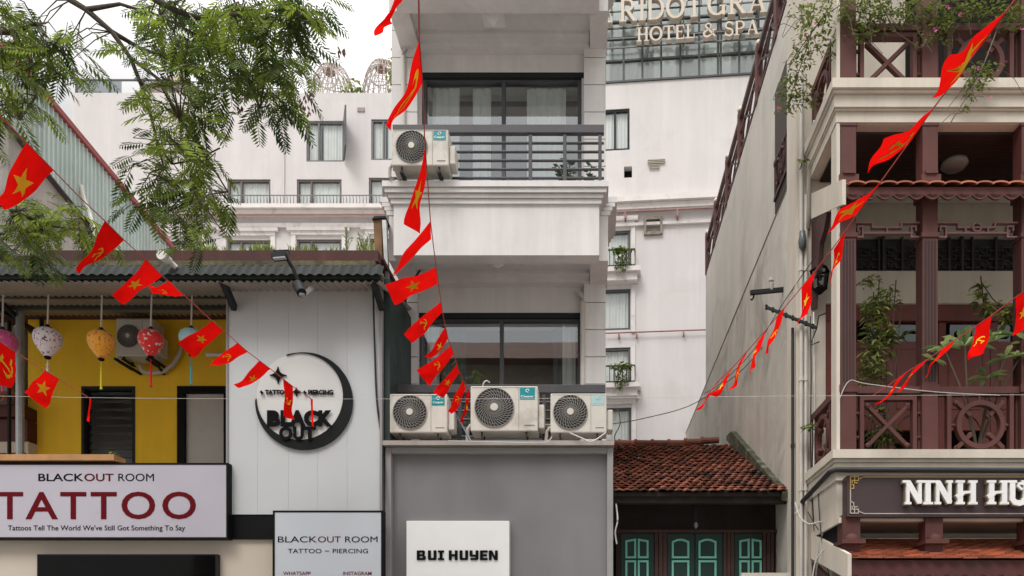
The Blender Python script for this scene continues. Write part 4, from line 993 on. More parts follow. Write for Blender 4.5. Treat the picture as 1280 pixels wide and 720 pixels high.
# small house beyond the awning post, tiled lean-to
t = thing('tiled_lean_to', 'red tiled lean-to with dark red boards behind the awning post', 'shed', (X(10,11.35), 11.35, 3.4))
def tile_roof(mb, x0, x1, ya, za, yb, zb, tw_, tl, amp=0.02, jit=0.012):
    L = math.hypot(yb-ya, zb-za); d = Vector((0, (yb-ya)/L, (zb-za)/L)); nn = Vector((0, -d.z, d.y))
    rows = int(L/tl); cols = int((x1-x0)/tw_)
    for r_ in range(rows):
        sft = (r_ % 2)*tw_*0.5
        for c_ in range(cols):
            xa = x0+c_*tw_+sft+random.uniform(-jit,jit)*.6
            if xa+tw_ > x1+0.02: continue
            mb.tone = random.random(); lift = random.uniform(0, jit); a = Vector((0, ya, za))+d*(r_*tl-0.02+random.uniform(-jit,jit)); b = a+d*(tl*1.25)
            vs = []
            for k in range(7):
                u = k/6; hgt = amp*math.sin(math.pi*u)
                ext = tw_*0.28*math.sin(math.pi*u)                  # rounded tail
                pa = a-d*ext+nn*(hgt+0.026+lift); pb = b+nn*(hgt*0.6+0.002)
                x = xa+tw_*0.98*u
                vs += [(x, pa.y, pa.z), (x, pb.y, pb.z), (x, (pa-nn*0.016).y, (pa-nn*0.016).z)]
            fs = []
            for k in range(6): fs += [(3*k, 3*k+3, 3*k+4, 3*k+1), (3*k+2, 3*k+5, 3*k+3, 3*k)]
            mb.add(vs, fs)
    mb.tone = 0.5
m = MB(); tile_roof(m, X(-40,11.2), X(34,11.2), 11.1, Z(575,11.1), 11.5, Z(558,11.5), 0.09, 0.09); tile_roof(m, X(-40,11.2), X(34,11.2), 11.0, Z(502,11.0), 11.5, Z(489,11.5), 0.09, 0.09)
m.build('roof', TILEO, t)
m = MB(); m.box(X(-40,11.2), X(34,11.2), 11.12, 11.4, Z(520,11.1), Z(505,11.1)); m.box(X(-40,11.2), X(34,11.2), 11.2, 11.4, Z(549,11.1), Z(521,11.1)); m.build('board', M('dark_red_board', (0.07,0.012,0.010), 0.6, 0.2), t)
m = MB(); m.box(X(-40,11.2), X(34,11.2), 11.22, 11.45, 3.4, Z(550,11.2)); m.build('wall', BEIGE, t)
m = MB(); m.box(X(9,10.9), X(11,10.9), 10.9, 10.95, 3.4, Z(400,10.9)); m.build('post', DARK, t)

# lanterns
def lantern(px, py, r_, col, spot, tass, label, rodtop, yy=9.9, tl=1.0, spot2=None):
    cx = X(px, yy); cz = Z(py, yy)
    t = thing('lantern', label, 'lantern', (cx, yy, cz-0.3), 'silk lanterns hanging under the tin awning')
    nm = 'silk_' + ''.join('%02d' % int(c*99) for c in col)
    mt = bpy.data.materials.new(nm); mt.use_nodes = True; q = mt.node_tree; b = q.nodes['Principled BSDF']; L = q.links.new
    g = q.nodes.new('ShaderNodeNewGeometry')
    n1 = q.nodes.new('ShaderNodeTexNoise'); n1.inputs['Scale'].default_value = 27; n1.inputs['Detail'].default_value = 3
    L(g.outputs['Position'], n1.inputs['Vector'])
    cr = q.nodes.new('ShaderNodeValToRGB'); cr.color_ramp.interpolation = 'CONSTANT'
    e0 = cr.color_ramp.elements; e0[0].position = 0; e0[0].color = (*col, 1); e0[1].position = 0.60; e0[1].color = (*spot, 1)
    if spot2: e2 = e0.new(0.36); e2.color = (*col, 1); e0[0].color = (*spot2, 1)
    L(n1.outputs[0], cr.inputs[0]); L(cr.outputs[0], b.inputs['Base Color']); b.inputs['Roughness'].default_value = 0.55; b.inputs['Sheen Weight'].default_value = 0.3
    prof = [(0.30, .98), (0.62, .90), (0.88, .68), (1.0, .36), (0.98, .05), (0.82, -.34), (0.55, -.74), (0.27, -1.10), (0.20, -1.16)]
    m = MB(); vs = []; nseg = 16; sub = 3; N = nseg*sub
    for (rr, h) in prof:
        for k in range(N):
            a = 2*math.pi*k/N; f = 1-0.035*math.sin(math.pi*(k % sub)/sub)*rr
            vs.append((cx+r_*rr*f*math.cos(a), yy+r_*rr*f*math.sin(a), cz+r_*h))
    fs = [(i*N+k, i*N+(k+1)%N, (i+1)*N+(k+1)%N, (i+1)*N+k) for i in range(len(prof)-1) for k in range(N)]
    m.add(vs, fs); m.build('silk_shade', mt, t, smooth=True)
    m = MB(); m.lathe([(r_*.32, 1.0*r_), (r_*.32, 1.08*r_), (r_*.14, 1.1*r_), (r_*.14, 1.28*r_)], (cx, yy, cz), 14); m.build('top_cap', DARK, t)
    m = MB(); m.lathe([(r_*.24, -1.14*r_), (r_*.22, -1.28*r_), (r_*.08, -1.36*r_)], (cx, yy, cz), 12); m.build('bottom_cap', BLACK, t)
    m = MB(); m.tube([(cx, yy, cz+1.2*r_), (cx+0.012, yy, rodtop)], 0.010, 8); m.build('rod', M('white_rod', (0.6,0.58,0.55), 0.5), t)
    m = MB(); z0 = cz-1.34*r_; m.tube([(cx, yy, z0), (cx, yy, z0-0.075*tl)], 0.005, 6); m.lathe([(0.005,0), (0.013,-.01), (0.013,-.03), (.005,-.04)], (cx, yy, z0-0.075*tl), 8)
    m.lathe([(0.006, 0), (0.014, -0.02), (0.013, -0.20*tl), (0.017, -0.235*tl)], (cx, yy, z0-0.075*tl-.04), 9); m.build('tassel', M('tassel_'+nm, tass, 0.8, 0.1), t)
    return t
RT = 6.20
lantern(59.5, 427, .163, (0.70,0.63,0.66), (0.16,0.06,0.08), (0.62,0.58,0.55), 'white silk lantern with dark floral print', RT, spot2=(0.4,0.12,0.14), tl=.7)
lantern(126.5, 430, .157, (0.85,0.38,0.02), (0.60,0.07,0.02), (0.65,0.52,0.03), 'orange yellow silk lantern with yellow tassel', RT, spot2=(0.5,0.42,0.3))
lantern(188.5, 428, .150, (0.70,0.008,0.014), (0.75,0.62,0.58), (0.55,0.015,0.015), 'red silk lantern with white blossom print in front of the shaded air conditioner', RT)
lantern(239, 426, .143, (0.30,0.56,0.60), (0.50,0.55,0.52), (0.05,0.33,0.37), 'pale blue silk lantern half hidden by a red flag', RT)
lantern(3, 431, .172, (0.55,0.05,0.22), (0.52,0.26,0.14), (0.4,0.05,0.1), 'magenta silk lantern cut by the left edge of the photo', RT)

# bracket and hose of the shaded air conditioner
t = thing('wall_bracket', 'dark triangular bracket under the shaded air conditioner on the yellow wall', 'bracket', (X(168,11.2), 11.3, 5.5))
m = MB(); 
for px in (150, 196): m.bar((X(px,11.1), 10.98, Z(449,11.0)), (X(px,11.1), YW, Z(449,11.0)), 0.03, 0.03); m.bar((X(px,11.1), 11.0, Z(449,11.0)), (X(px+22 if px < 160 else px+5,11.3), YW-0.01, Z(465,11.3)), 0.03, 0.03)
m.build('arm', DARK, t)
m = MB(); m.tube([P(174,456,11.25), P(178,464,11.3), P(190,467,11.32), P(205,464,11.32), P(217,455,11.32), P(224,442,11.33), P(228,428,11.35), P(226,420,11.38)], 0.03, 10)
tag(m.build('drain_hose', PVC, smooth=True), 'pale curved hose looping below the shaded air conditioner', 'hose')
m = MB(); m.tube([P(258,443.5,11.33), P(284,443.5,11.33)], 0.028, 10); tag(m.build('tube_lamp', PRINTW), 'short white tube lamp on the yellow wall beside the cladding', 'lamp')

# floodlight and cameras on the awning
t = thing('floodlight', 'black floodlight on a slanted arm above the cladding panel', 'floodlight', tuple(P(368,345,9.2)))
m = MB(); m.tube([P(373,352,9.18), P(366,335,9.15), P(358,322,9.1)], 0.02, 8); m.build('arm', DARK, t)
m = MB(); m.bar(P(340.5,321.5,9.0), P(358.5,319.5,9.0), 0.11, 0.06); m.build('lamp_head', DARK, t, bevel=0.006)
m = MB(); m.bar(P(342,323.6,8.93), P(357,322.2,8.94), 0.05, 0.015); m.build('glass', M('flood_glass', (0.35,0.36,0.37), 0.2), t)
m = MB(); m.tube([P(341,317,9.0), P(342,313.5,9.0), P(361,312.5,9.0), P(361.5,318,9.0)], 0.008, 6); m.build('yoke', DARK, t)
t = thing('security_camera', 'white tube camera on the awning near the green tin wall', 'camera', tuple(P(212,330,9.2)))
m = MB(); m.tube([P(221,335,9.25), P(209,324,9.2)], 0.03, 12); m.build('arm', M('camera_grey', (0.42,0.42,0.40), 0.5), t); m = MB(); m.tube([P(211,326,9.2), P(201,318,9.05)], [0.045,0.055], 12); m.build('housing', M('camera_white', (0.62,0.61,0.57), 0.4), t)
t = thing('spotlight', 'dark downward spotlight hanging from the awning in front of the cladding', 'spotlight', tuple(P(375,368,9.2)))
m = MB(); m.tube([P(374,352,9.2), P(374,358,9.2)], 0.03, 8); m.tube([P(372,356,9.18), P(377,366,9.1)], [0.06, 0.055], 14); m.build('housing', DARK, t); m = MB(); m.lathe([(0.035,0),(0.03,-.02),(.012,-.03)], P(377.5,367.5,9.1), 14); m.build('bulb', M('lamp_bulb', (0.25,0.25,0.24), 0.3), t)
m = MB(); m.bar(P(376,371,9.2), P(392,358,9.3), 0.02, 0.05); m.build('bracket', SIGNFR, t)

# ------------------------------------------------------------------ small tile roofed house between
th = thing('tile_roof_house', 'small old house with weathered red tile roof and green shutters', 'house', (1.4, 11, 0))
EY, EZ, GY, GZ = 9.95, Z(615,9.95), 14.0, 5.36
m = MB(); tile_roof(m, -0.35, 2.53, EY, EZ, GY, GZ, 0.106, 0.165, 0.021, 0.014); m.build('roof', TILE, th)
m = MB(); m.prism_x([(EY+.02, EZ-.05), (GY, GZ-.05), (GY, GZ-.002), (EY+.02, EZ-.002)], -0.4, 2.5); m.prism_x([(GY, GZ-.05), (18.0, 4.0), (18.0, 4.05), (GY, GZ)], -0.4, 2.5); m.build('roof_deck', DARKWOOD, th)
m = MB(); k = -0.4
pr = [(0.2+0.0, 0)]
while k < 2.20:
    z = GZ+0.03 + max(0, (k-1.4))*0.085
    m.tone = random.random(); m.tube([(k, GY, z), (k+0.30, GY, z+max(0, k-1.1)*0.02+0.0)], [0.06, 0.055], 10); m.tube([(k-0.02, GY, z), (k+0.03, GY, z)], 0.075, 10); k += 0.29
m.build('ridge_tile', M('ridge_clay', (0.19,0.07,0.045), 0.85, 0.3, 5.0, 0.3, tone=0.4), th)
m = MB(); m.prism_x([(9.9, EZ-.12), (14.05, GZ+.10), (14.05, GZ+.17), (13.6, GZ+.13), (9.9, EZ-.01)], 2.36, 2.449); m.build('gable_parapet', MOSS, th)
m = MB(); m.box(-0.4, 2.49, 10.02, 10.14, Z(629,10.05), Z(616,10.05)); k = -0.3
while k < 2.4: m.box(k, k+0.05, 9.98, 10.5, Z(617,10.05), Z(613.5,10.05)+.02); k += 0.27
m.build('eave_beam', M('old_eave_wood', (0.03,0.024,0.018), 0.9, 0.4, 5.0, 0.3), th)
HYW = 10.6
hx2 = lambda p: X(p, HYW); hz2 = lambda p: Z(p, HYW)
m = MB(); m.box(-0.4, 2.44, HYW+0.06, HYW+0.2, hz2(666), hz2(600)); m.box(-0.4, 2.44, HYW+0.2, 18, -0.1, 3.3); m.box(-0.4, 2.44, HYW+0.02, HYW+0.06, hz2(667), hz2(663)); m.build('wall', DARKWOOD, th)
m = MB()
for a, b in ((770,776), (818,834), (904,918), (953,968)):
    w3 = (hx2(b)-hx2(a))/3
    for k in range(3): m.box(hx2(a)+k*w3+.004, hx2(a)+(k+1)*w3-.004, HYW-0.01*(k == 1), HYW+0.06, 0, hz2(666))
m.box(-0.4, 2.44, HYW-0.03, HYW+0.02, hz2(666), hz2(662.5)); m.build('door_frame', M('brown_frame_wood', (0.065,0.032,0.025), 0.7, 0.3, 5.0, 0.2), th)
def leafdoor(a, b, panes):
    m = MB(); m.box(hx2(a), hx2(b), HYW+0.02, HYW+0.06, 0, hz2(667)); d = m.build('shutter', SHUT, th)
    for (pa, pb) in panes:
        for (t0, t1, arch) in ((674.5, 696.5, True), (701.5, 740, False)):
            x0, x1, z0, z1 = hx2(pa), hx2(pb), hz2(t1), hz2(t0); m = MB()
            top = [(x0, z1-.03), (x0+(x1-x0)*.3, z1-.004), ((x0+x1)/2, z1), (x1-(x1-x0)*.3, z1-.004), (x1, z1-.03)] if arch is True and pb-pa > 15 else ([(x0, z1-.02), (x1, z1)] if pa < (a+b)/2 else [(x0, z1), (x1, z1-.02)]) if arch else [(x0, z1), (x1, z1)]
            pts = [(x0, z0)]+top+[(x1, z0), (x0, z0)]
            m.strip(pts, 0.026, HYW+0.006, HYW+0.021); m.build('panel_trim', AQUA, d)
leafdoor(776.5, 817.5, ((783,794), (798.5,809.5))); leafdoor(834.5, 868.5, ((841,860.5),)); leafdoor(869.5, 903.5, ((874.5,894.5),)); leafdoor(918.5, 952.5, ((925.5,936), (941,951)))
m = MB(); m.box(X(978,10.3), X(990,10.3), 10.2, 10.5, 0, Z(632,10.3)); m.build('stained_post', M('peeling_post', (0.30,0.285,0.25), 0.95, 0.2, 3.0, 0.5, patch=(0.03,0.03,0.025), patch_amt=0.95, patch_scale=6.0), th)
t = thing('hanging_lamp', 'small dark bulb lamp hanging under the eaves of the tile roofed house', 'lamp', tuple(P(870,650,10.3)))
m = MB(); m.tube([P(870,632,10.3), P(870,652,10.3)], [.035,.03], 8); m.build('socket', DARK, t); m = MB(); m.lathe([(.02,.0),(.03,-.04),(.01,-.08)], P(870,653,10.3), 10); m.build('bulb', M('dim_bulb', (0.2,0.2,0.2), 0.2), t)
m = MB(); m.box(X(926,9.9), X(985,9.9), 9.85, 9.9, 2.3, Z(716.5,9.9)); tag(m.build('notice_board', CREAM), 'pale board edge at the bottom beside the green shutters', 'board')
# ------------------------------------------------------------------ restaurant house with maroon balconies, right
rh = thing('balcony_house', 'cream restaurant house with maroon balconies and long bare concrete side wall', 'house', (4.5, 9.5, 0))
XS, XB, YF, YR = 2.45, 2.60, 8.5, 9.5
XR = 7.6
fx = lambda p, Y=YF: X(p, Y)
fz = lambda p, Y=YF: Z(p, Y)
m = MB(); m.box(XS, 3.2, 9.96, 20.9, -0.1, 7.53); m.build('side_wall', CONC, rh)
m = MB(); m.box(XS+0.025, 3.2, 9.96, 17.4, 7.531, 9.95); m.build('upper_side_wall', CONC2, rh)
m = MB(); m.box(XS-.006, XS+.02, 9.96, 20.9, 7.505, 7.532); m.build('joint_line', M('joint_dark', (0.14,0.13,0.115), 0.9), rh)
m = MB(); m.box(2.425, 2.6, YR, 9.957, -0.1, 11.6); m.build('corner_pier', CREAM, rh)
dx0, dx1 = X(1032,YR), XR
dz1 = Z(379,YR)
m = MB(); m.wall(2.601, XR, -0.1, 11.2, YR, YR+0.25, [(dx0, XR-.5, 3.9, dz1), (2.85, XR-.5, 6.22, Z(292,YR)), (3.72, XR-.5, 7.75, 10.3), (2.85, XR-.5, 0.0, 3.05)]); m.build('facade_wall', CREAM, rh)
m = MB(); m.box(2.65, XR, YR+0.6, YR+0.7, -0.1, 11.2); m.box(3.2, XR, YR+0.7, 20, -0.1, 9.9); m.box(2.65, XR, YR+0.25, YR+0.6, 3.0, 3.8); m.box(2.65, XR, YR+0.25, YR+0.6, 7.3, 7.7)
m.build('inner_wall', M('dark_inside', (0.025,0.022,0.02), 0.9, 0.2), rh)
# slabs with cornices
def slab(z0, z1, prs, y0=8.5):
    m = MB()
    m.box(XB, XR, y0, YR-0.002, z0, z1)
    o = m.build('balcony_slab', CREAM, rh)
    m = MB()
    for pr, a, b in prs:
        m.box(XB-pr*0.6, XR, y0-pr, y0-0.001, a, b); m.box(XB-pr*0.6, XB-0.001, y0-0.0005, YR-0.003, a, b)
    m.build('cornice', CREAM, o)
    return o
s1z = Z(561.5,8.36)
slab(3.10, s1z-0.005, ((0.14, s1z-0.09, s1z), (0.10, s1z-0.125, s1z-0.092), (0.075, s1z-0.215, s1z-0.127), (0.03, s1z-0.30, s1z-0.217)))
s2z = Z(97,8.35)
slab(7.29, s2z-0.005, ((0.15, s2z-0.10, s2z), (0.115, s2z-0.13, s2z-0.102), (0.08, s2z-0.255, s2z-0.132), (0.055, s2z-0.275, s2z-0.257), (0.03, s2z-0.385, s2z-0.277)))
m = MB(); m.box(XB-0.1, XR, 8.3, YR, 11.2, 11.5); m.build('roof_slab', CREAM, rh)
# timber slat ceiling under the upper slab
m = MB(); k = 8.62
while k < YR-0.03: m.box(XB+0.1, XR, k, k+0.055, 7.262, 7.289); k += 0.062
m.build('slat_ceiling', M('slat_timber', (0.03,0.017,0.014), 0.7, 0.15), rh)
t = MB(); t.lathe([(0.14, 0), (0.15, -0.03), (0.12, -0.065), (0.03, -0.085)], (X(1193,9.1), 9.1, 7.262), 24); t.build('ceiling_lamp', M('opal_lamp', (0.24,0.23,0.21), 0.5), rh, smooth=True)
# columns
cols = [fx(1050), fx(1152), fx(1275.5), fx(1275.5)+1.05, fx(1275.5)+2.1]
CW = 0.165
for i, x in enumerate(cols):
    m = MB()
    m.box(x, x+CW, YF-0.02, YF+0.16, s1z, Z(484,YF)); m.box(x+.002, x+CW-.002, YF-0.022, YF+0.158, Z(484,YF), 7.286)
    m.box(x-0.012, x+CW+0.012, YF-0.036, YF+0.172, Z(298,YF), Z(292.5,YF)); m.box(x-0.014, x+CW+0.014, YF-0.036, YF+0.174, Z(491,YF), Z(482,YF))
    m.box(x-0.02, x+CW+0.02, YF-0.05, YF+0.17, Z(246,YF), Z(221,YF)); m.box(x+0.02, x+CW-0.02, YF-0.07, YF+0.14, Z(221,YF), Z(217,YF)); m.box(x-0.01, x+CW+0.01, YF-.03, YF+.17, Z(159,YF), 7.288)
    c = m.build('column', MAROON, rh)
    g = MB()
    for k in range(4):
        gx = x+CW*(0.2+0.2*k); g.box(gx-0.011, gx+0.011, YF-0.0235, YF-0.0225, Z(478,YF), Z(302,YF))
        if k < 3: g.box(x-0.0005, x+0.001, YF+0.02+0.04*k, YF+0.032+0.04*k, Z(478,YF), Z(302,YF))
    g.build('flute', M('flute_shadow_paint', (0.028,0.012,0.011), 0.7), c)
    m = MB(); m.box(x, x+CW, YF-0.02, YF+0.16, s2z, Z(33,YF)); m.box(x+.002, x+CW-.002, YF-.02, YF+.15, Z(33,YF), 11.19); m.build('column', MAROON, rh)
    m = MB(); m.box(x-.01, x+CW+.01, 8.38, 8.56, 2.5, 3.12); m.box(x-0.04, x+CW+0.04, 8.30, 8.60, Z(679,8.3), Z(674,8.3)); m.lathe([(0.08,0),(0.075,.03),(0.05,.06),(.01,.075)], (x+CW/2, 8.38, Z(674,8.3)), 16); m.build('column', MAROON, rh)
m = MB(); m.box(XB-0.01, XB+0.028, YF-0.025, YF+0.16, s1z, 7.285); m.box(XB-0.01, XB+0.028, YF-0.025, YF+0.16, s2z, 11.19); m.build('corner_strip', CREAM, rh)
# railings
def bar2(mb, x0, z0, x1, z1, w_, y=YF): mb.strip([(x0,z0),(x1,z1)], w_, y+0.02, y+0.075)
def knob(mb, x, z, y=YF): mb.lathe([(0.001,-.02),(0.028,-.008),(0.028,.03),(0.001,.04)], (x, y+0.03, z), 10, 'y')
def rail_bay(xa, xb, z0, z1, kind):
    h = MB(); h.box(xa, xb, YF-0.005, YF+0.13, z1, z1+0.075); o = h.build('railing', MAROON, rh, bevel=0.006)
    p = MB(); zc = (z0+z1-0.03)/2; cx = (xa+xb)/2
    if kind == 0:
        wq = (xb-xa)*0.40; hq = (z1-z0-0.06)/2; fw = 0.042
        p.strip([(cx-wq,zc-hq),(cx-wq,zc+hq),(cx+wq,zc+hq),(cx+wq,zc-hq),(cx-wq,zc-hq)], fw, YF+0.0, YF+0.08)
        bar2(p, cx-wq*.78, zc-hq*.78, cx+wq*.78, zc+hq*.78, 0.038); bar2(p, cx-wq*.78, zc+hq*.78, cx+wq*.78, zc-hq*.78, 0.038, YF+0.006)
        for a in (-.75,.75):
            for b in (-.75,.75): knob(p, cx+wq*a, zc+hq*b, YF)
        for a in (-1,1):
            for b in (-.45,.45): p.tube([(cx+a*wq, YF+.04, zc+hq*b), (cx+a*(xb-xa)*.5, YF+.04, zc+hq*b)], .02, 8)
        for a in (xa+0.012, xb-0.012): p.box(a-.012, a+.012, YF+.04, YF+.08, z0, z1)
        p.tube([(cx, YF+.04, zc+hq), (cx, YF+.04, z1+.01)], .02, 8)
    else:
        for a in (xa+.13, xb-.09): p.box(a-.022, a+.022, YF+0.0, YF+.07, z0, z1)
        r_ = (z1-z0)*0.37; cx = (xa+.13+xb-.09)/2
        p.strip([(cx+r_*math.cos(k*math.pi/24), zc+r_*math.sin(k*math.pi/24)) for k in range(49)], 0.05, YF-0.01, YF+0.07)
        for a in (45,135,225,315):
            ca, sa = math.cos(R(a)), math.sin(R(a)); f = (xb-xa)*.38
            p.strip([(cx+r_*.62*ca, zc+r_*.62*sa), (cx+r_*1.48*ca, zc+r_*1.48*sa)], 0.042, YF+.004, YF+.06); knob(p, cx+r_*.62*ca, zc+r_*.62*sa); knob(p, cx+r_*1.48*ca, zc+r_*1.46*sa)
        for a in (0,90,180,270): p.tube([(cx+r_*1.05*math.cos(R(a)), YF+.035, zc+r_*1.05*math.sin(R(a))), (cx+r_*1.32*math.cos(R(a)), YF+.035, zc+r_*1.32*math.sin(R(a)))], .02, 8)
        for a in (xa+.025, xb-.012): p.box(a-.012, a+.012, YF+.05, YF+.09, z0, z1)
    p.build('lattice_panel', MAROON, o)
for i in range(len(cols)-1):
    rail_bay(cols[i]+CW, cols[i+1], s1z, Z(492,YF), i % 2)
    rail_bay(cols[i]+CW, cols[i+1], s2z, Z(38,YF), i % 2)
# side railings
for z0, z1 in ((s1z, Z(492,YF)), (s2z, Z(38,YF))):
    h = MB(); h.box(XB-0.0, XB+.09, YF+.16, YR, z1, z1+.075); o = h.build('railing', MAROON, rh)
    p = MB(); p.xf = Matrix(((0,1,0,XB-YF+0.0),(1,0,0,0),(0,0,1,0),(0,0,0,1)))
    zc = (z0+z1)/2; r_ = (z1-z0)*.38; cy = (YF+.16+YR)/2
    p.strip([(cy+r_*math.cos(k*math.pi/20), zc+r_*math.sin(k*math.pi/20)) for k in range(41)], .05, YF-.0, YF+.07)
    for a in (45,135,225,315): p.strip([(cy+r_*.6*math.cos(R(a)), zc+r_*.6*math.sin(R(a))), (cy+r_*1.5*math.cos(R(a)), zc+r_*1.4*math.sin(R(a)))], .042, YF+.004, YF+.06)
    for a in (YF+.2, YF+.3, YR-.1, YR-.02): p.box(a-.02, a+.02, YF+.01, YF+.07, z0, z1)
    p.build('lattice_panel', MAROON, o)
# fretwork under the eave
def fret(xa, xb, ring):
    y = YF+.04; p = MB(); zA, zB, zC, zD = Z(278,y), Z(284,y), Z(291,y), Z(296,y); w_ = 0.017; L_ = xb-xa; cx = (xa+xb)/2
    S = lambda *q: p.strip(q, w_, y, y+.05)
    u = 0.28
    S((xa,zA),(xa+L_*u,zA),(xa+L_*u,zB),(xb-L_*u,zB),(xb-L_*u,zA),(xb,zA)) if True else None
    S((xa,zD),(xa+L_*.13,zD),(xa+L_*.13,zB+.01),(xa+L_*.06,zB+.01),(xa+L_*.06,zC+.02)); S((xb,zD),(xb-L_*.13,zD),(xb-L_*.13,zB+.01),(xb-L_*.06,zB+.01),(xb-L_*.06,zC+.02)); S((xa+L_*.13,zC),(xb-L_*.13,zC))
    for q in ((cx-.12, cx+.12) if ring else (cx,)): S((q,zB),(q,zC))
    if ring: p.strip([(cx+.045*math.cos(k*math.pi/12), zB+.045*math.sin(k*math.pi/12)) for k in range(25)], w_, y-.008, y+.052)
    p.build('fretwork', M('maroon_light', (0.24,0.13,0.13), 0.55, 0.08), rh)
for i in range(len(cols)-1): fret(cols[i]+CW, cols[i+1], i % 2)
# transom grille on the facade
m = MB(); tz0, tz1 = 6.23, Z(293,YR)
k = 2.87
while k < XR-.6:
    for zz in (tz0+.06, tz0+.16, tz0+.26): m.strip([(k+.02,zz),(k+.08,zz),(k+.08,zz+.04),(k+.20,zz+.04),(k+.20,zz),(k+.26,zz)], .012, YR+.06, YR+.09)
    for zz in (tz0+.1, tz0+.26): m.strip([(k+.14+.035*math.cos(q*math.pi/8), zz+.035*math.sin(q*math.pi/8)) for q in range(17)], .01, YR+.055, YR+.09)
    m.box(k-.012, k+.012, YR+.05, YR+.1, tz0, tz1); k += .28
for xx in (3.49, 4.43): m.box(xx-.03, xx+.0, YR+.02, YR+.1, tz0, tz1)
m.box(2.86, XR-.6, YR+.13, YR+.15, tz0-.01, tz1+.01)
m.build('transom_grille', M('grille_iron', (0.05,0.05,0.048), 0.6), rh)
# doors
k = dx0; i = 0
m = MB(); m.box(dx0+.001, XR-.5, YR+.04, YR+.16, Z(399,YR), dz1); m.build('door_head', DOORWOOD, rh)
while k < XR-.7:
    w_ = 0.13 if i == 0 else 0.62
    d = MB(); zt_, zm = Z(400,YR)-.002, Z(424,YR)
    if i == 0:
        d.box(k+.005, k+w_, YR+.03, YR+.12, 3.9, zt_)
    else:
        d.box(k+.004, k+.09, YR+.07, YR+.13, 3.9, zt_); d.box(k+w_-.09, k+w_-.004, YR+.07, YR+.13, 3.9, zt_); d.box(k+.09, k+w_-.09, YR+.07, YR+.13, zm-.09, zm); d.box(k+.09, k+w_-.09, YR+.07, YR+.13, 3.9, 4.0); d.box(k+.09, k+w_-.09, YR+.075, YR+.13, 4.0+.35, zm-.091)
        d.strip(arc(k+w_/2, 4.30, w_*.36, .26, 20, 160), .05, YR+.06, YR+.1); d.box(k+.12, k+w_-.12, YR+.066, YR+.076, 4.6, zm-.15)
    o = d.build('door', DOORWOOD, rh)
    if i:
        p = MB(); p.add([(k+.09,YR+.1,zm),(k+w_-.09,YR+.1,zm),(k+w_-.09,YR+.1,zt_),(k+.09,YR+.1,zt_)], [(0,1,2,3)]); p.build('pane', glassmat('door_glass', (.4,.44,.44), .10), o)
        p = MB(); p.strip([(k+.09,zm+.06),(k+.22,zm+.06),(k+.22,zm+.12),(k+.4,zm+.12),(k+.4,zm+.06),(k+w_-.09,zm+.06)], .016, YR+.075, YR+.09); p.build('fret', BLACK, o)
    k += w_; i += 1
# tiled eaves (two levels) with scalloped fascia
def eave(ze, zr, ye, pitch, front, name):
    y0 = ye
    m = MB()
    if front: tile_roof(m, XB+.03, XR, y0+.02, ze+.01, YR-.02, zr, pitch, .085, 0.008, .004)
    else:
        k = XB+.06
        while k < XR:
            m.tone = random.random()
            vs = []; n = 9
            for q in range(n+1):
                a = math.pi*q/n; xx = k+pitch/2-pitch*.5*math.cos(a); zz = .028*math.sin(a)
                vs += [(xx, y0-.02, ze+zz-.004), (xx, y0-.02, ze+zz+.012), (xx, YR-.02, zr+zz+.012), (xx, YR-.02, zr+zz)]
            fs = []
            for q in range(n): fs += [(4*q,4*q+4,4*q+5,4*q+1), (4*q+1,4*q+5,4*q+6,4*q+2), (4*q,4*q+3,4*q+7,4*q+4)]
            m.add(vs, fs); k += pitch
    o = m.build(name, TILEO, rh)
    m = MB(); m.prism_x([(y0+.05, ze-.03), (YR-.01, zr-.03), (YR-.01, zr-.005), (y0+.05, ze-.005)], XB+.03, XR); m.build('eave_deck', MAROOND if front else CREAM, o)
    m = MB(); k = XB+.03; h = .16 if front else .085; sp = .185 if front else pitch
    m.box(XB+.03, XR, y0+.03, y0+.05, ze-h, ze+.0)
    while k < XR-.01:
        m.prism([(k+sp*q/10, ze-h-(.062 if front else .045)*math.sin(math.pi*q/10)) for q in range(11)], y0+.028, y0+.052)
        for rr in (.3, .5, .72):
            m.tube([(k+sp/2-sp*.5*rr*math.cos(math.pi*q/8), y0+.026, ze-h-.0-(.062 if front else .045)*rr*math.sin(math.pi*q/8)+.015) for q in range(9)], .005, 4, False)
        k += sp
    m.build('scalloped_fascia', MAROON if not front else M('fascia_red', (0.085,0.024,0.022), 0.6, 0.12), o)
    m = MB(); m.prism_x([(y0, ze-.20), (YR-.004, zr-.22), (YR-.004, zr+.08), (y0, ze+.06)], XB-.012, XB+.028); m.build('gable_board', CREAM, o)
eave(Z(700,8.12), 3.03, 8.10, .16, True, 'tiled_eave')
eave(Z(233,8.30), 7.05, 8.28, .165, False, 'tiled_eave')
m = MB(); m.prism_x([(9.45, 6.75), (9.48, 5.75), (9.40, 5.72), (9.33, 6.02), (9.20, 6.08), (9.12, 6.35), (8.95, 6.42), (8.75, 6.66)], XB-.005, XB+.05); m.build('carved_bracket', MAROOND, rh); m = MB(); m.prism_x([(9.45, 2.75), (9.45, 2.3), (9.2, 2.25), (8.8, 2.5)], XB-.005, XB+.05); m.build('carved_bracket', MAROOND, rh)
m = MB(); m.prism_x([(8.56,2.8),(9.47,3.08),(9.47,3.095),(8.56,3.095)], XB+.032, XB+.05); m.build('recess_shade_plate', BLACK, rh)  # black plate in the triangular gap, painted as the shade of the interior
m = MB(); m.box(XB, XR, 8.42, 8.50, 3.06, 3.10); m.box(XB-.01, XB+.02, 8.4, YR, 3.04, 3.10); m.build('trim', CREAM, rh)
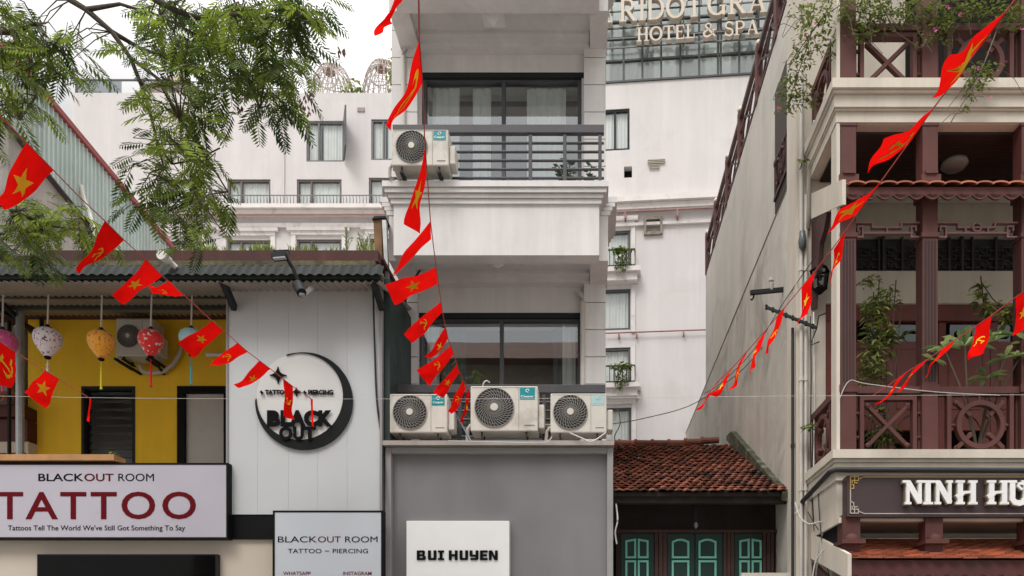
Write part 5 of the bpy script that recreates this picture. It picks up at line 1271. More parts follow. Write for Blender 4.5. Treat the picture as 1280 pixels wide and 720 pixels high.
# side balcony and roof rail along the concrete wall
py_ = [17.3, 16.1, 14.7, 13.45, 12.0, 10.75]
o = MB(); o.box(XS+.02, XS+.08, 9.9, 17.3, 10.66, 10.74); rr = o.build('roof_railing', MAROOND, rh)
for y in py_:
    o = MB(); o.box(XS+.005, XS+.10, y-.07, y+.07, 9.951, 10.80); o.build('post', MAROON, rr)
for z0_, z1_ in ((10.42,10.46), (10.04,10.08)):
    o = MB(); o.box(XS+.03, XS+.07, 9.9, 17.3, z0_, z1_); o.build('rail', MAROOND, rr)
o = MB(); k = 9.95
while k < 17.2: o.bar((XS+.05, k, 10.08), (XS+.05, k+.55, 10.42), .03, .03); o.bar((XS+.05, k+.55, 10.08), (XS+.05, k, 10.42), .028, .03); k += .62
o.build('lattice_panel', MAROOND, rr)
for y in py_:
    o = MB(); o.lathe([(.05,0),(.06,.04),(.03,.09),(.005,.11)], (XS+.05, y, 10.80), 10); o.build('post_cap', CREAM, rr)
o = MB(); o.box(XS-.012, XS+.03, 10.05, 10.75, 7.75, 7.80); o.box(XS-.012, XS+.03, 10.05, 10.75, 8.22, 8.28)
for k in range(7): o.box(XS-.01, XS+.02, 10.07+k*.105, 10.09+k*.105, 7.8, 8.22)
for k in (10.25, 10.5): o.tube([(XS-.01, k+.09*math.cos(q*math.pi/8), 8.01+.16*math.sin(q*math.pi/8)) for q in range(17)], .018, 6, False)
o.build('side_grille', MAROOND, rh)
o = MB(); o.box(XS+.012, XS+.02, 10.03, 10.77, 7.6, 9.2); o.build('opening_shade_panel', M('opening_shade', (0.06,0.05,0.045), 0.9), rh)  # flat dark panel, no hole: the alcove's shade is put into its colour

# NINH HU sign
t = thing('restaurant_sign', 'dark brown signboard with gold frets and white serif lettering under the balcony', 'sign', (X(1200,8.3), 8.33, 3.1))
GY = 8.30
gx = lambda p: X(p, GY); gz = lambda p: Z(p, GY)
m = MB(); m.box(gx(1060), XR-.3, 8.33, 8.49, gz(645.5), gz(593.5)); m.build('board', M('brown_signboard', (0.055,0.033,0.035), 0.5, 0.08, 3.0, streak=0.12), t, bevel=.004)
GOLD = M('gold_paint', (0.42,0.29,0.10), 0.4, 0.1, metal=0.3); SILV = M('silver_line', (0.42,0.38,0.32), 0.5)
m = MB(); S = lambda *q: m.strip([(gx(a), gz(b)) for a, b in q], .010, 8.322, 8.33)
S((1080,595.5),(1500,595.5)); S((1064,595),(1064,610),(1068,610),(1068,605),(1064,605)); S((1064,595),(1074,595),(1074,600),(1066,600),(1066,603)); S((1069,594),(1069,603),(1073,603)); S((1075,598),(1079,596)); m.build('fret', GOLD, t)
m = MB(); S = lambda *q: m.strip([(gx(a), gz(b)) for a, b in q], .010, 8.322, 8.33)
S((1064,611),(1064,641)); S((1080,641.5),(1500,641.5)); S((1064,641),(1074,641),(1074,636),(1066,636),(1066,632)); S((1064,626),(1068,628),(1068,633)); S((1069,641.5),(1069,633),(1073,633)); S((1075,639),(1080,641)); m.build('fret', SILV, t)
m = MB(); g2 = MB()
def ninh(mb, y0, y1, gr):
    h = gz(602.5)-gz(630.5); z0 = gz(630.5); tk = gx(1006.6)-gx(1000)
    def L(pts, w_): mb.strip([(gx(a), z0+b*h) for a, b in pts], w_+gr, y0, y1)
    def serif(a, b, wd=12): L([(a-wd/2,b),(a+wd/2,b)], .025)
    def N(x): L([(x+4,0),(x+4,1)], tk*.62); L([(x+19,0),(x+19,1)], tk*.62); L([(x+4,.96),(x+19,.04)], tk*1.05); serif(x+4,.02,8); serif(x+2,.98,9); serif(x+19,.98,8)
    def H(x): L([(x+4,0),(x+4,1)], tk); L([(x+20,0),(x+20,1)], tk); L([(x-1,.40),(x+1,.30),(x+5,.34),(x+9,.5),(x+20,.52)], tk*.5); serif(x+4,.02,11); serif(x+4,.98,11); serif(x+20,.02,11); serif(x+20,.98,11)
    N(1129); L([(1158,0),(1158,1)], tk); serif(1158,.02,12); serif(1158,.98,12); N(1166); H(1194); H(1233)
    L([(1263,1),(1263,.2),(1266,.06),(1272,.02),(1277,.08),(1280,.25),(1280,1)], tk); serif(1263,.98,11); serif(1280,.98,11); L([(1275,.62),(1270,.78),(1272,.9),(1278,.86)], tk*.4); L([(1283,.98),(1288,1.02),(1288,1.12)], tk*.5)
ninh(m, 8.255, 8.285, 0.0); ninh(g2, 8.286, 8.329, 0.016)
m.build('lettering', PRINTW, t); g2.build('letter_edge', M('gold_edge', (0.20,0.17,0.10), 0.5), t)

# pipes and cables on the right house
m = MB(); m.tube([(XB-.12, 9.55, Z(640,9.5)+.0), (XB-.115, 9.45, Z(627,9.45)), (XB-.115, 8.36, Z(588.5,8.3)), (XB-.08, 8.28, Z(587,8.28)), (XR-.3, 8.28, Z(587,8.28)-.02)], .028, 10)
tag(m.build('black_conduit', CABLE, smooth=True), 'thick black conduit running below the balcony cornice and around the corner', 'pipe')
m = MB(); m.tube([(2.39, 9.53, 0.5), (2.39, 9.53, Z(410,9.53))], .018, 8); m.box(2.37, 2.41, 9.51, 9.55, Z(560,9.53), Z(555,9.53)); tag(m.build('black_standpipe', CABLE), 'thin black vertical pipe at the front edge of the concrete side wall', 'pipe')
t = thing('drain_pipe', 'pair of cream drain pipes on the corner pier of the restaurant house', 'pipe', (2.5, 9.47, 0.2))
for xx, zt_ in ((2.475, 8.6), (2.53, 7.1)):
    m = MB(); m.tube([(xx, 9.465, .2), (xx, 9.465, zt_)], .022, 8); k = 1.0
    while k < zt_: m.lathe([(.03,0),(.03,.05)], (xx, 9.465, k), 10); k += 1.3
    m.build('pipe', PVC, t)
m = MB(); m.tube([(2.66, 9.2, Z(139,9.0)+.0), (2.58, 9.25, Z(141,9.1)), (2.575, 9.47, Z(185,9.47)), (2.55, 9.46, 6.7)], .03, 8); tag(m.build('overflow_pipe', PVC, smooth=True), 'cream bent overflow pipe beside the upper maroon balcony', 'pipe')
for k, pts in enumerate(([(1013,395,9.4),(1014,470,9.42),(1013,560,9.4),(1016,640,9.38),(1022,720,9.3)], [(1017,390,9.4),(1018,500,9.42),(1017,600,9.35),(1034,650,9.0),(1024,680,9.1),(1020,720,9.2)], [(1056,640,8.5),(1048,670,8.6),(1042,700,8.7)])):
    m = MB(); m.tube([P(*p) for p in pts], .008 if k == 0 else .010, 5); tag(m.build('loose_cable', CABLE if k == 0 else CABLEW, smooth=True), ['dark loose cable hanging down the corner pier of the restaurant house', 'pale loose cable looping down past the corner of the brown signboard', 'short pale cable below the left end of the brown signboard'][k], 'cable')
# wall lantern
t = thing('wall_lantern', 'black iron wall lantern hanging beside the maroon column', 'lantern', tuple(P(1025,345,9.35)))
c = P(1024.5, 350, 9.35)
m = MB(); m.lathe([(0.02,.20),(.05,.165),(.11,.12),(.12,.10),(.02,.1)], c, 6); m.lathe([(.085,-.11),(.05,-.14),(.015,-.17)], c, 6); m.tube([c+Vector((0,0,.2)), c+Vector((0,.02,.27)), c+Vector((.02,.15,.27))], .014, 6)
for k in range(6): a = k*math.pi/3; m.tube([c+Vector((.105*math.cos(a),.105*math.sin(a),.1)), c+Vector((.08*math.cos(a),.08*math.sin(a),-.11))], .009, 4)
m.build('frame', BLACK, t)
m = MB(); m.lathe([(.098,.1),(.074,-.11)], c, 6); m.build('pane', glassmat('lantern_glass', (.6,.6,.58), .1), t)
# bulb on the pier
m = MB(); m.lathe([(.005,.14),(.035,.12),(.04,.05),(.05,.0),(.04,-.07),(.01,-.1)], P(1003,302,9.42), 14); tag(m.build('outdoor_lamp', M('dark_lamp', (.10,.11,.11), .25), smooth=True), 'small dark teardrop lamp on the drain pipes below the sloping gable board', 'lamp')
# insulator racks
t = thing('insulator_bracket', 'short black insulator bracket fixed high on the concrete side wall', 'bracket', tuple(P(958,363,11.0)))
m = MB(); m.bar((2.46, 10.25, Z(362,10.25)), (X(938,10.25), 10.25, Z(366,10.25)), .05, .05); m.build('arm', DARK, t)
m = MB(); q = Vector((X(964,10.25), 10.25, Z(358,10.25))); m.lathe([(.03,-.05),(.035,.03),(.02,.05),(.035,.07),(.02,.11)], q, 10); m.build('insulator', M('porcelain', (.35,.35,.33), .4), t)
m = MB(); m.tube([P(942,366,10.25), P(942,372,10.25), P(940,375,10.25), P(938,374,10.25)], .012, 6); m.build('hook', DARK, t)
t = thing('insulator_rack', 'slanted rack of black insulators above the thin vertical pipe', 'bracket', tuple(P(990,400,9.4)))
A, B = P(958,384,9.5), P(1021,410,9.35)
m = MB(); m.bar(A, B, .03, .03); m.tube([B, B+Vector((.02,0,.14)), B+Vector((.10,0,.17))], .008, 5); m.tube([B, B+Vector((-.04,0,-.1)), B+Vector((-.07,0,-.2)), B+Vector((.03,0,-.16))], .008, 5); m.build('arm', DARK, t)
for k in range(8):
    q = A.lerp(B, k/7.6); m = MB(); m.lathe([(.008,-.032),(.017,-.02),(.012,0),(.018,.02),(.008,.032)], q, 8); m.build('insulator', BLACK, t)

# ------------------------------------------------------------------ plants of the right house
def shrub(label, spots, leaf, stems, cat='plant', name='balcony_plant', group=None, mat=None):
    c0 = Vector(spots[0][0]); t = thing(name, label, cat, tuple(c0), group)
    m = MB()
    for c, r_, n in spots: leafblob(m, c, r_, n, leaf, slim=(.5 if 'bamboo' in label else 1.0))
    m.build('foliage', mat or LEAFP, t)
    m = MB()
    for a, b in stems: m.tube([a, (Vector(a)+Vector(b))/2+Vector((random.uniform(-.03,.03),0,0)), b], .007, 5)
    m.build('stem', BARK, t); return t
Yp = 8.85
bp = lambda px, py: P(px, py, Yp)
shrub('tall loose bamboo like shrub behind the first lattice panel of the lower balcony',
      [(bp(1090,460),(.16,.12,.22),210), (bp(1100,420),(.17,.12,.22),240), (bp(1092,385),(.12,.1,.16),150), (bp(1108,372),(.12,.1,.13),70), (bp(1086,352),(.10,.08,.06),30), (bp(1120,420),(.12,.1,.06),30), (bp(1105,545),(.12,.1,.12),60)],
      .105, [(bp(1095+i*4-10,560), bp(1085+i*7,380-(i%3)*15)) for i in range(7)])
def rosette(mb, c, n, L, st=None):
    for k in range(n):
        a = 2*math.pi*k/n+random.uniform(-.3,.3); el = random.uniform(-.15,.75); d = Vector((math.cos(a)*math.cos(el), math.sin(a)*math.cos(el)*.8, math.sin(el))).normalized(); s = d.cross(Vector((0,0,1)) if abs(d.z) < .9 else Vector((0,1,0))).normalized(); u = s.cross(d)
        l = L*random.uniform(.7,1.15); mb.tone = random.uniform(.1,.9); w_ = l*.2; l *= 1.2
        q = [c, c+d*l*.35+s*w_*.8+u*.01, c+d*l*.7+s*w_-Vector((0,0,.02*l)), c+d*l-Vector((0,0,.18*l)), c+d*l*.7-s*w_-Vector((0,0,.02*l)), c+d*l*.35-s*w_*.8+u*.01, c+d*l*.5-u*.012]
        mb.add(q, [(0,1,6),(1,2,6),(2,3,6),(3,4,6),(4,5,6),(5,0,6)])
Yq = 8.42
t = thing('frangipani_plant', 'frangipani with broad glossy leaves behind the ring shaped balcony panel', 'plant', (X(1222,8.7), 8.7, 3.85))
m = MB(); m2 = MB(); root = P(1222,560,8.75)
jj = 0
for (px, py, n, L_, y) in ((1180,435,9,.15,8.35), (1168,450,7,.13,8.4), (1206,432,12,.19,8.4), (1240,420,10,.17,8.45), (1256,448,8,.12,8.5), (1270,445,9,.13,8.45), (1232,472,11,.14,8.6), (1245,425,6,.14,8.7), (1285,430,9,.14,8.5)):
    c = P(px, py, y); rosette(m, c, n, L_*1.25); jj += 1
    if jj % 2: m2.tube([root+Vector((0,0,-.05)), root.lerp(c,.5)+Vector((random.uniform(-.05,.05),0,.05)), c], [.016,.012,.008], 6)
m.build('foliage', leafmat('glossy_leaf', (.09,.16,.055), (.44,.52,.22), .3), t); m2.build('stem', M('grey_stem', (.16,.13,.10), .8), t)
shrub('thin drooping leafy stem hanging above the right hand balcony door', [(P(1225,368,8.9),(.06,.05,.11),26), (P(1232,385,8.9),(.06,.05,.12),26), (P(1245,382,8.9),(.08,.05,.05),12), (P(1222,356,8.9),(.09,.05,.03),12)], .10, [(P(1226,345,8.9), P(1230,400,8.9)), (P(1226,352,8.9), P(1262,395,8.9)), (P(1262,395,8.9), P(1290,420,8.9))])
shrub('dark leafy plant at the right edge of the frame above the balcony rail', [(P(1262,395,8.8),(.14,.1,.12),60), (P(1280,388,8.8),(.12,.1,.14),50)], .10, [(P(1262,395,8.8), P(1290,470,8.8))])
shrub('small fern leaf poking out at the side railing of the lower balcony', [((XB-.08, 9.3, Z(532,9.3)),(.07,.05,.025),16)], .09, [((XB-.08,9.3,Z(532,9.3)), (XB+.05,9.3,Z(545,9.3)))])
shrub('green fern behind the square lattice panel of the lower balcony', [(P(1108,540,8.9),(.14,.08,.11),60), (P(1100,515,8.9),(.08,.06,.05),14)], .12, [(P(1110,565,8.9), P(1105,520,8.9))])
shrub('small sprig growing from the upper part of the cream pier', [((2.46,9.4,Z(203,9.4)),(.04,.03,.04),9)], .07, [((2.47,9.42,Z(203,9.4)), (2.44,9.4,Z(212,9.4)))])
# bougainvillea
def vine(label, blobs, flowers, runs):
    c0 = blobs[0][0]; t = thing('bougainvillea', label, 'vine', tuple(c0), 'bougainvillea vines on the upper balcony')
    m = MB()
    for c, r_, n in blobs: leafblob(m, c, (r_[0]*1.2, r_[1]*1.2, r_[2]*1.2), int(n*1.45), .05)
    m.build('foliage', LEAFV, t)
    m = MB()
    for run in runs: m.tube(run, .006, 4, False)
    for c, r_, n in blobs:
        for k in range(max(3, n//18)):
            a = Vector(c)+Vector((random.uniform(-1,1)*r_[0], random.uniform(-1,1)*r_[1], random.uniform(-1,1)*r_[2])); b = a+Vector((random.uniform(-.3,.3), random.uniform(-.05,.05), random.uniform(-.3,.12))); m.tube([a, (a+b)/2+Vector((0,0,.05)), b], .0035, 4, False)
    m.build('stem', M('vine_stem', (.13,.10,.08), .9), t)
    for c in flowers[::2]:
        f = MB()
        for k in range(7):
            a = random.uniform(0,6.28); d = Vector((math.cos(a), -.5, math.sin(a)*.9)).normalized(); s = d.cross(Vector((0,1,0))).normalized(); f.tone = random.random(); q = Vector(c)+d*.005
            f.add([q, q+d*.012+s*.009, q+d*.024, q+d*.012-s*.009], [(0,1,2,3)])
        f.build('flower', PINK, t)
v = lambda px, py, y=8.4: P(px, py, y)
vine('bougainvillea spilling over the left corner of the upper maroon balcony',
     [(v(1030,15),(.22,.12,.14),130), (v(1012,45,8.7),(.16,.15,.16),110), (v(1000,75,8.9),(.13,.12,.14),80), (v(990,110,9.0),(.14,.12,.14),110), (v(985,132,9.1),(.12,.1,.10),60), (v(1012,120,9.0),(.10,.1,.12),45), (v(1000,10,8.8),(.14,.1,.1),40), (v(1038,58,8.5),(.07,.06,.14),30)],
     [v(1020,30,8.6), v(990,35,8.8), v(1007,45,8.6), v(1010,85,8.8), v(973,135,8.95)], [[v(1040,5), v(1015,40,8.6), v(1000,85,8.8), v(985,130,9)], [v(1060,0), v(1030,20,8.5), v(990,75,8.9), v(970,140,9)]])
vine('bougainvillea draped along the middle of the upper maroon balcony rail',
     [(v(1080,15),(.22,.12,.12),150), (v(1110,25),(.2,.12,.10),120), (v(1075,42),(.12,.1,.08),50), (v(1150,12),(.2,.12,.12),130), (v(1095,5),(.3,.12,.07),100), (v(1155,45),(.08,.07,.10),30)],
     [v(1168,38,8.3)], [[v(1050,10), v(1100,20), v(1160,10)], [v(1140,10), v(1148,40), v(1165,65)], [v(1100,5), v(1120,40), v(1150,60)]])
vine('bougainvillea with pink flowers hanging over the right part of the upper cornice',
     [(v(1190,12),(.24,.12,.12),170), (v(1180,38),(.10,.09,.16),70), (v(1230,15),(.24,.12,.10),120), (v(1265,20),(.18,.12,.14),100), (v(1225,95,8.25),(.13,.07,.12),80), (v(1215,112,8.22),(.08,.05,.09),40), (v(1205,135,8.2),(.05,.03,.06),10), (v(1235,85,8.25),(.16,.06,.05),30)],
     [v(1184,10,8.28), v(1207,20,8.28), v(1200,19,8.28), v(1170,40,8.28), v(1221,86,8.15), v(1228,92,8.15), v(1237,121,8.15), v(1254,85,8.15), v(1277,36,8.25), v(1183,17,8.28)],
     [[v(1180,5), v(1220,20), v(1290,15)], [v(1245,40), v(1230,80,8.2), v(1215,110,8.2), v(1186,157,8.15)]])

# ------------------------------------------------------------------ red flags on strings
def star_poly():
    pts = []
    for k in range(10):
        r_ = 1.0 if k % 2 == 0 else 0.39
        a = R(90+36*k); pts.append((r_*math.cos(a), r_*math.sin(a)))
    return [pts]
def sickle_poly():
    out = []
    # blade: crescent opening to the upper left
    o = [(0.05+.74*math.cos(R(a)), -.02+.74*math.sin(R(a))) for a in range(-125, 76, 20)]
    i_ = [(-.06+.60*math.cos(R(a)), .06+.60*math.sin(R(a))) for a in range(-118, 76, 20)]
    n = min(len(o), len(i_))
    for k in range(n-1): out.append([o[k], o[k+1], i_[k+1], i_[k]])
    out.append([(-.40,-.55), (-.28,-.68), (-.62,-.98), (-.76,-.84)])
    # hammer: handle and head
    out.append([(-.42,.38), (-.30,.52), (.62,-.62), (.48,-.74)]); out.append([(-.78,.30), (-.40,.74), (-.18,.56), (-.56,.12)])
    return out
FL = 0.34
def flag(kind, label, group, a, b, c, d, ya, yb, yc, yd, ph, emb=(.5,.5), es=.30, wave=.026):
    A, B, C_, D = P(*a, ya), P(*b, yb), P(*c, yc), P(*d, yd)
    org = (A+B)/2
    if 'thread' in label: wave = .006
    nrm = (C_-A).cross(D-B)
    nrm = nrm.normalized() if nrm.length > 1e-8 else Vector((0,-1,0))
    if nrm.y > 0: nrm = -nrm
    hL = max(0.05, (A-B).length)
    def surf(u, v):
        p = (A*(1-u)+D*u)*(1-v)+(B*(1-u)+C_*u)*v
        return p + nrm*(wave*u*math.sin(u*5.2+v*1.8+ph)+wave*.5*u*math.sin(v*5+ph*1.7)+wave*.28*u*math.sin(u*12+v*6+ph*2.3)) + Vector((0,0,-.012*math.sin(math.pi*u)))
    nu, nv = 16, 9
    m = MB(); m.add([surf(i/nu, j/nv) for i in range(nu+1) for j in range(nv+1)], [(i*(nv+1)+j, i*(nv+1)+j+1, (i+1)*(nv+1)+j+1, (i+1)*(nv+1)+j) for i in range(nu) for j in range(nv)])
    f = tag(m.build('flag', REDF, smooth=True, origin=org), label, 'flag', group)
    if kind:
        e_ = MB(); ln = ((D-A).length+(C_-B).length)/2; asp = hL/max(ln,.05)
        polys = star_poly() if kind == 's' else sickle_poly()
        for side in (-1, 1):
            for pl in polys:
                # subdivide each polygon against its centroid so it follows the cloth
                cx = sum(p[0] for p in pl)/len(pl); cy = sum(p[1] for p in pl)/len(pl)
                ring = []
                for k in range(len(pl)):
                    p, q = pl[k], pl[(k+1) % len(pl)]; ring += [p, ((p[0]+q[0])/2, (p[1]+q[1])/2)]
                sx_ = -1 if (c[0]+d[0]) < (a[0]+b[0]) else 1
                tr = lambda p: surf(emb[0] + sx_*p[0]*es*asp*1.05, emb[1]-p[1]*es*1.15) + nrm*(side*.0028)
                mid = [((p[0]+cx)/2, (p[1]+cy)/2) for p in ring]; n = len(ring); vs = [tr(p) for p in ring]+[tr(p) for p in mid]+[tr((cx, cy))]
                fs = [(k, (k+1) % n, n+(k+1) % n, n+k) for k in range(n)]+[(n+k, n+(k+1) % n, 2*n) for k in range(n)]
                e_.add(vs, fs)
        e_.build('star' if kind == 's' else 'hammer_and_sickle', YELF, f, smooth=True)
    return f
def fdep(a, d, y0, want=FL, sgn=1):
    l = math.hypot(a[0]-d[0], a[1]-d[1])*y0/1000
    return y0 + sgn*math.sqrt(max(0, want*want-l*l))*0.8 if l < want else y0
def string(label, pts, name='bunting_cord'):
    m = MB(); m.tube([P(*p) for p in pts], .0045, 5, False)
    tag(m.build(name, CORDR), label, 'cord')
def run(path, flags, group, label, yfun, sgn=1, yend=None):
    string(label, [(x, y, yfun(x, y)) for x, y in path])
    for i, (kind, lab, a, b, c, d) in enumerate(flags):
        ya, yb = yfun(*a), yfun(*b); s = sgn*(1 if i % 2 else -1) if abs(sgn) == 1 else sgn/2
        yc = fdep(b, c, yb, sgn=s); yd = fdep(a, d, ya, sgn=s)
        flag(kind, lab, group, a, b, c, d, ya, yb, yc, yd, i*1.7+.4)
gA = 'red flags on the long string across the yellow wall'
run([(-20,125),(33,178),(67,213),(100,247),(131,276),(155,300),(182,324),(203,345),(230,369),(265,401),(279,413),(310,440),(338,461),(366,483),(391,500)], [
  ('s', 'largest red star flag, in front of the green tin wall at upper left', (33,178),(67,213),(6,265),(-5,247)),
  ('k', 'red hammer and sickle flag just above the awning below the green tin wall', (131,276),(155,300),(101,344),(96,336)),
  ('s', 'red star flag crossing the awning edge above the orange lantern', (182,324),(203,345),(151,378),(142,372)),
  ('k', 'small folded red flag on the awning edge above the red lantern', (212,351),(230,369),(191,367),(182,360)),
  ('s', 'red star flag covering the pale blue lantern', (265,401),(279,413),(242,447),(222,429)),
  ('k', 'narrow red hammer and sickle flag between yellow wall and white cladding', (297,428),(310,440),(270,456),(258,455)),
  ('s', 'red star flag beside the top star of the moon emblem', (324,451),(338,461),(303,488),(293,482)),
  ('k', 'upright red hammer and sickle flag over the lettering of the moon emblem', (354,474),(366,483),(366,525),(355,519)),
  ('', 'thread thin red flag seen edge on before the moon emblem lettering', (388,497),(391,500),(392,534),(390,533))],
  gA, 'red cord running from the upper left corner down to the moon emblem', lambda x, y: 4.9+(x+20)/411*4.3)
gB = 'red flags on the short string at the left edge'
run([(-30,410),(-8,422),(19,440),(56,463),(74,474),(100,490),(114,499)], [
  ('k', 'red hammer and sickle flag cut by the left edge below the magenta lantern', (-8,422),(19,440),(16,486),(-3,480)),
  ('s', 'red star flag below the white floral lantern', (56,463),(74,474),(56,509),(30,490)),
  ('', 'thread thin red flag seen edge on before the louvred window', (112,497),(114,500),(111,528),(109,526))],
  gB, 'short red cord from the left edge to the louvred window', lambda x, y: 6.6+(x+30)/144*2.2)
gC = 'red flags on the string before the white townhouse'
def yc_(x, y): return 3.3+(y+30)/520*6.0
run([(523,-30),(524,51),(528,103),(531,180),(534,219),(538,276),(545,334),(553,390),(560,423),(567,442),(573,462),(581,480),(587,490)], [
  ('', 'plain twisted red flag cut by the top edge left of the townhouse', (499,-22),(509,-10),(486,30),(470,45)),
  ('k', 'long narrow red flag before the upper left window, above the balcony air conditioner', (524,51),(528,103),(491,165),(487,151)),
  ('s', 'tall red star flag hanging beside the balcony air conditioner', (531,185),(533,218),(520,291),(508,281)),
  ('', 'twisted red flag with pale underside before the white balcony front', (538,276),(539,299),(491,343),(489,338)),
  ('s', 'wide red star flag below the balcony soffit of the townhouse', (545,334),(547,355),(493,380),(482,357)),
  ('k', 'red hammer and sickle flag at the top left of the lower window', (551,377),(553,390),(514,428),(502,415)),
  ('s', 'red star flag partly overlapping another flag in the lower window', (557,408),(560,423),(541,450),(532,446)),
  ('k', 'broad red hammer and sickle flag in the lower window, lower of the overlapping pair', (563,432),(567,442),(536,482),(521,463)),
  ('s', 'red star flag just above the teal sticker of the left air conditioner', (571,455),(574,466),(553,497),(542,491)),
  ('k', 'red hammer and sickle flag between the left and the middle air conditioner', (579,475),(582,486),(566,518),(557,512)),
  ('s', 'narrow red star flag seen edge on beside the middle air conditioner', (585,484),(587,493),(580,530),(577,526))],
  gC, 'red cord hanging from the top edge down to the middle air conditioner', yc_)
gD = 'red flags on the long string before the concrete side wall'
def yd_(x, y): return 3.6+(y-15)/495*4.9
run([(1292,-30),(1257,15),(1215,72),(1167,135),(1138,176),(1102,226),(1072,266),(1057,289),(1019,339),(982,383),(957,413),(934,439),(916,459),(898,476),(880,500)], [
  ('s', 'largest and highest red star flag before the upper maroon balcony', (1257,15),(1215,70),(1167,126),(1187,67)),
  ('k', 'big red hammer and sickle flag below the upper cornice of the restaurant house', (1167,135),(1138,176),(1086,219),(1106,175)),
  ('s', 'slanting red star flag at the left end of the scalloped eave', (1101,227),(1071,267),(1030,288),(1051,266)),
  ('k', 'narrow red hammer and sickle flag hanging along the first maroon column', (1057,289),(1042,312),(1039,358),(1045,340)),
  ('s', 'red star flag hanging just left of the black wall lantern', (1019,339),(1002,358),(998,410),(1008,392)),
  ('k', 'narrow red flag crossing the slanted insulator rack', (982,383),(971,396),(958,444),(963,437)),
  ('s', 'red star flag on the concrete wall, next below the insulator rack', (957,413),(947,428),(933,469),(942,458)),
  ('k', 'narrow red hammer and sickle flag on the concrete wall between two star flags', (934,439),(924,453),(912,489),(919,478)),
  ('s', 'red star flag near the lower end of the string on the concrete wall', (916,459),(906,472),(885,499),(895,496)),
  ('', 'last plain red flag at the bottom end of the string on the concrete wall', (899,476),(892,484),(871,515),(872,507))],
  gD, 'long red cord from the top right corner down across the concrete side wall', yd_)
gE = 'red flags on the string before the lower maroon balcony'
run([(1300,352),(1270,371),(1240,394),(1194,425),(1160,449),(1135,464),(1110,482),(1090,495)], [
  ('s', 'red star flag cut by the right edge above the frangipani', (1290,359),(1270,371),(1267,420),(1286,409)),
  ('k', 'red hammer and sickle flag between the broad frangipani leaves', (1240,394),(1220,407),(1211,452),(1230,442)),
  ('s', 'pale red star flag before the second maroon column', (1194,425),(1177,437),(1154,470),(1164,460)),
  ('k', 'narrow pale red flag between the two front maroon columns', (1160,449),(1146,458),(1120,490),(1126,483)),
  ('s', 'lowest narrow red flag over the square lattice panel', (1135,464),(1120,476),(1095,510),(1101,502))],
  gE, 'red cord from the right edge down to the square lattice panel', lambda x, y: 6.9+(1300-x)/210*1.4)
# thin wires and loose threads
wires = [([(672,507,9.85),(675,515,9.8),(676,523,9.8),(674,531,9.85)], .008, M('yellow_wire', (.55,.35,.04), .6), 'short yellow wire at the right side of the largest air conditioner'),
  ([(604,490,9.9),(604,480,9.85),(608,476,9.85),(612,478,9.9)], .009, CABLEW, 'small bent pale hose on top of the largest air conditioner'),
  ([(672,535,9.95),(680,532,9.95),(690,532,9.95)], .02, PVC, 'pale insulated pipe joining the largest and the right air conditioner'),
  ([(994,628,9.3),(1000,646,9.2),(1012,655,9.1),(1030,652,9.0),(1042,664,8.9),(1036,680,8.9),(1020,700,9.0),(1014,735,9.0)], .009, CABLEW, 'pale cable looping from the pier across the dark recess below the sign'),
  ([(1022,600,9.2),(1024,640,9.1),(1028,680,9.0),(1040,735,8.9)], .006, CABLE, 'thin dark cable hanging below the bend of the black conduit'),
  ([(1010,640,9.3),(1026,664,9.1),(1044,648,8.7),(1050,640,8.6)], .006, CABLE, 'thin dark cable sagging beside the left end of the brown signboard'),
  ([(986,630,9.6),(992,640,9.6),(996,642,9.5),(1004,634,9.45)], .008, CABLEW, 'short pale cable end at the eaves corner beside the cream pipes'),
  ([(566,512,9.98),(578,532,9.8),(589,552,9.7)], .013, GREYFRAME, 'grey diagonal steel strut between the left and the largest air conditioner'),
  ([(-60,494,9.3),(200,498,9.3),(600,498.5,9.2),(1000,495,8.2),(1400,493,8.0)], .0022, CABLEW, 'thin pale wire stretched level across the whole street front'),
  ([(977,363,10.9),(960,420,11.5),(935,455,11.5),(905,480,11.6),(860,508,11.8),(800,524,11.2),(764,530,10.2)], .006, CABLE, 'dark cable sagging from the concrete wall to the right air conditioner'),
  ([(1020,320,9.2),(1000,348,9.4),(975,385,10.2),(940,440,11.6),(900,480,13.0),(880,492,14)], .005, CABLE, 'dark cable running down along the flags on the concrete wall'),
  ([(1050,497,8.45),(1062,476,8.45),(1085,480,8.42),(1170,490,8.4),(1250,494,8.4)], .005, CABLEW, 'pale wire draped along the lower maroon handrail'),
  ([(466,345,9.6),(468,420,9.66),(471,500,9.68),(478,560,9.7),(480,640,9.66)], .012, CABLE, 'black cable running down the right edge of the white cladding'),
  ([(525,338,10.2),(512,360,10.5),(502,400,10.6),(498,440,10.6),(494,490,10.4),(490,540,10.2)], .014, CABLE, 'black cable hanging down the left pilaster of the townhouse'),
  ([(458,300,9.9),(478,345,9.9),(490,360,10.0)], .01, CABLEW, 'pale rope slanting down from the rusty sheet'),
  ([(762,515,9.9),(772,512,9.8),(775,530,9.8),(768,548,9.9),(780,560,9.9)], .006, CABLE, 'tangle of thin black wire beside the right air conditioner'),
  ([(798,572,12.5),(800,590,11.5),(800,596,11.0),(792,600,10.7)], .008, CABLEW, 'pale cable end lying on the red tile roof'),
  ([(770,630,9.9),(772,650,9.8),(769,665,9.8),(771,680,9.8)], .01, CABLEW, 'short pale cable at the right edge of the grey sign board'),
  ([(690,546,9.62),(680,553,9.6),(640,553,9.58),(560,551,9.6)], .007, CABLEW, 'pale cable lying along the ledge under the air conditioners'),
  ([(712,541,9.62),(728,548,9.6),(740,552,9.58),(757,541,9.65)], .008, CABLEW, 'pale cable looping under the right air conditioner')]
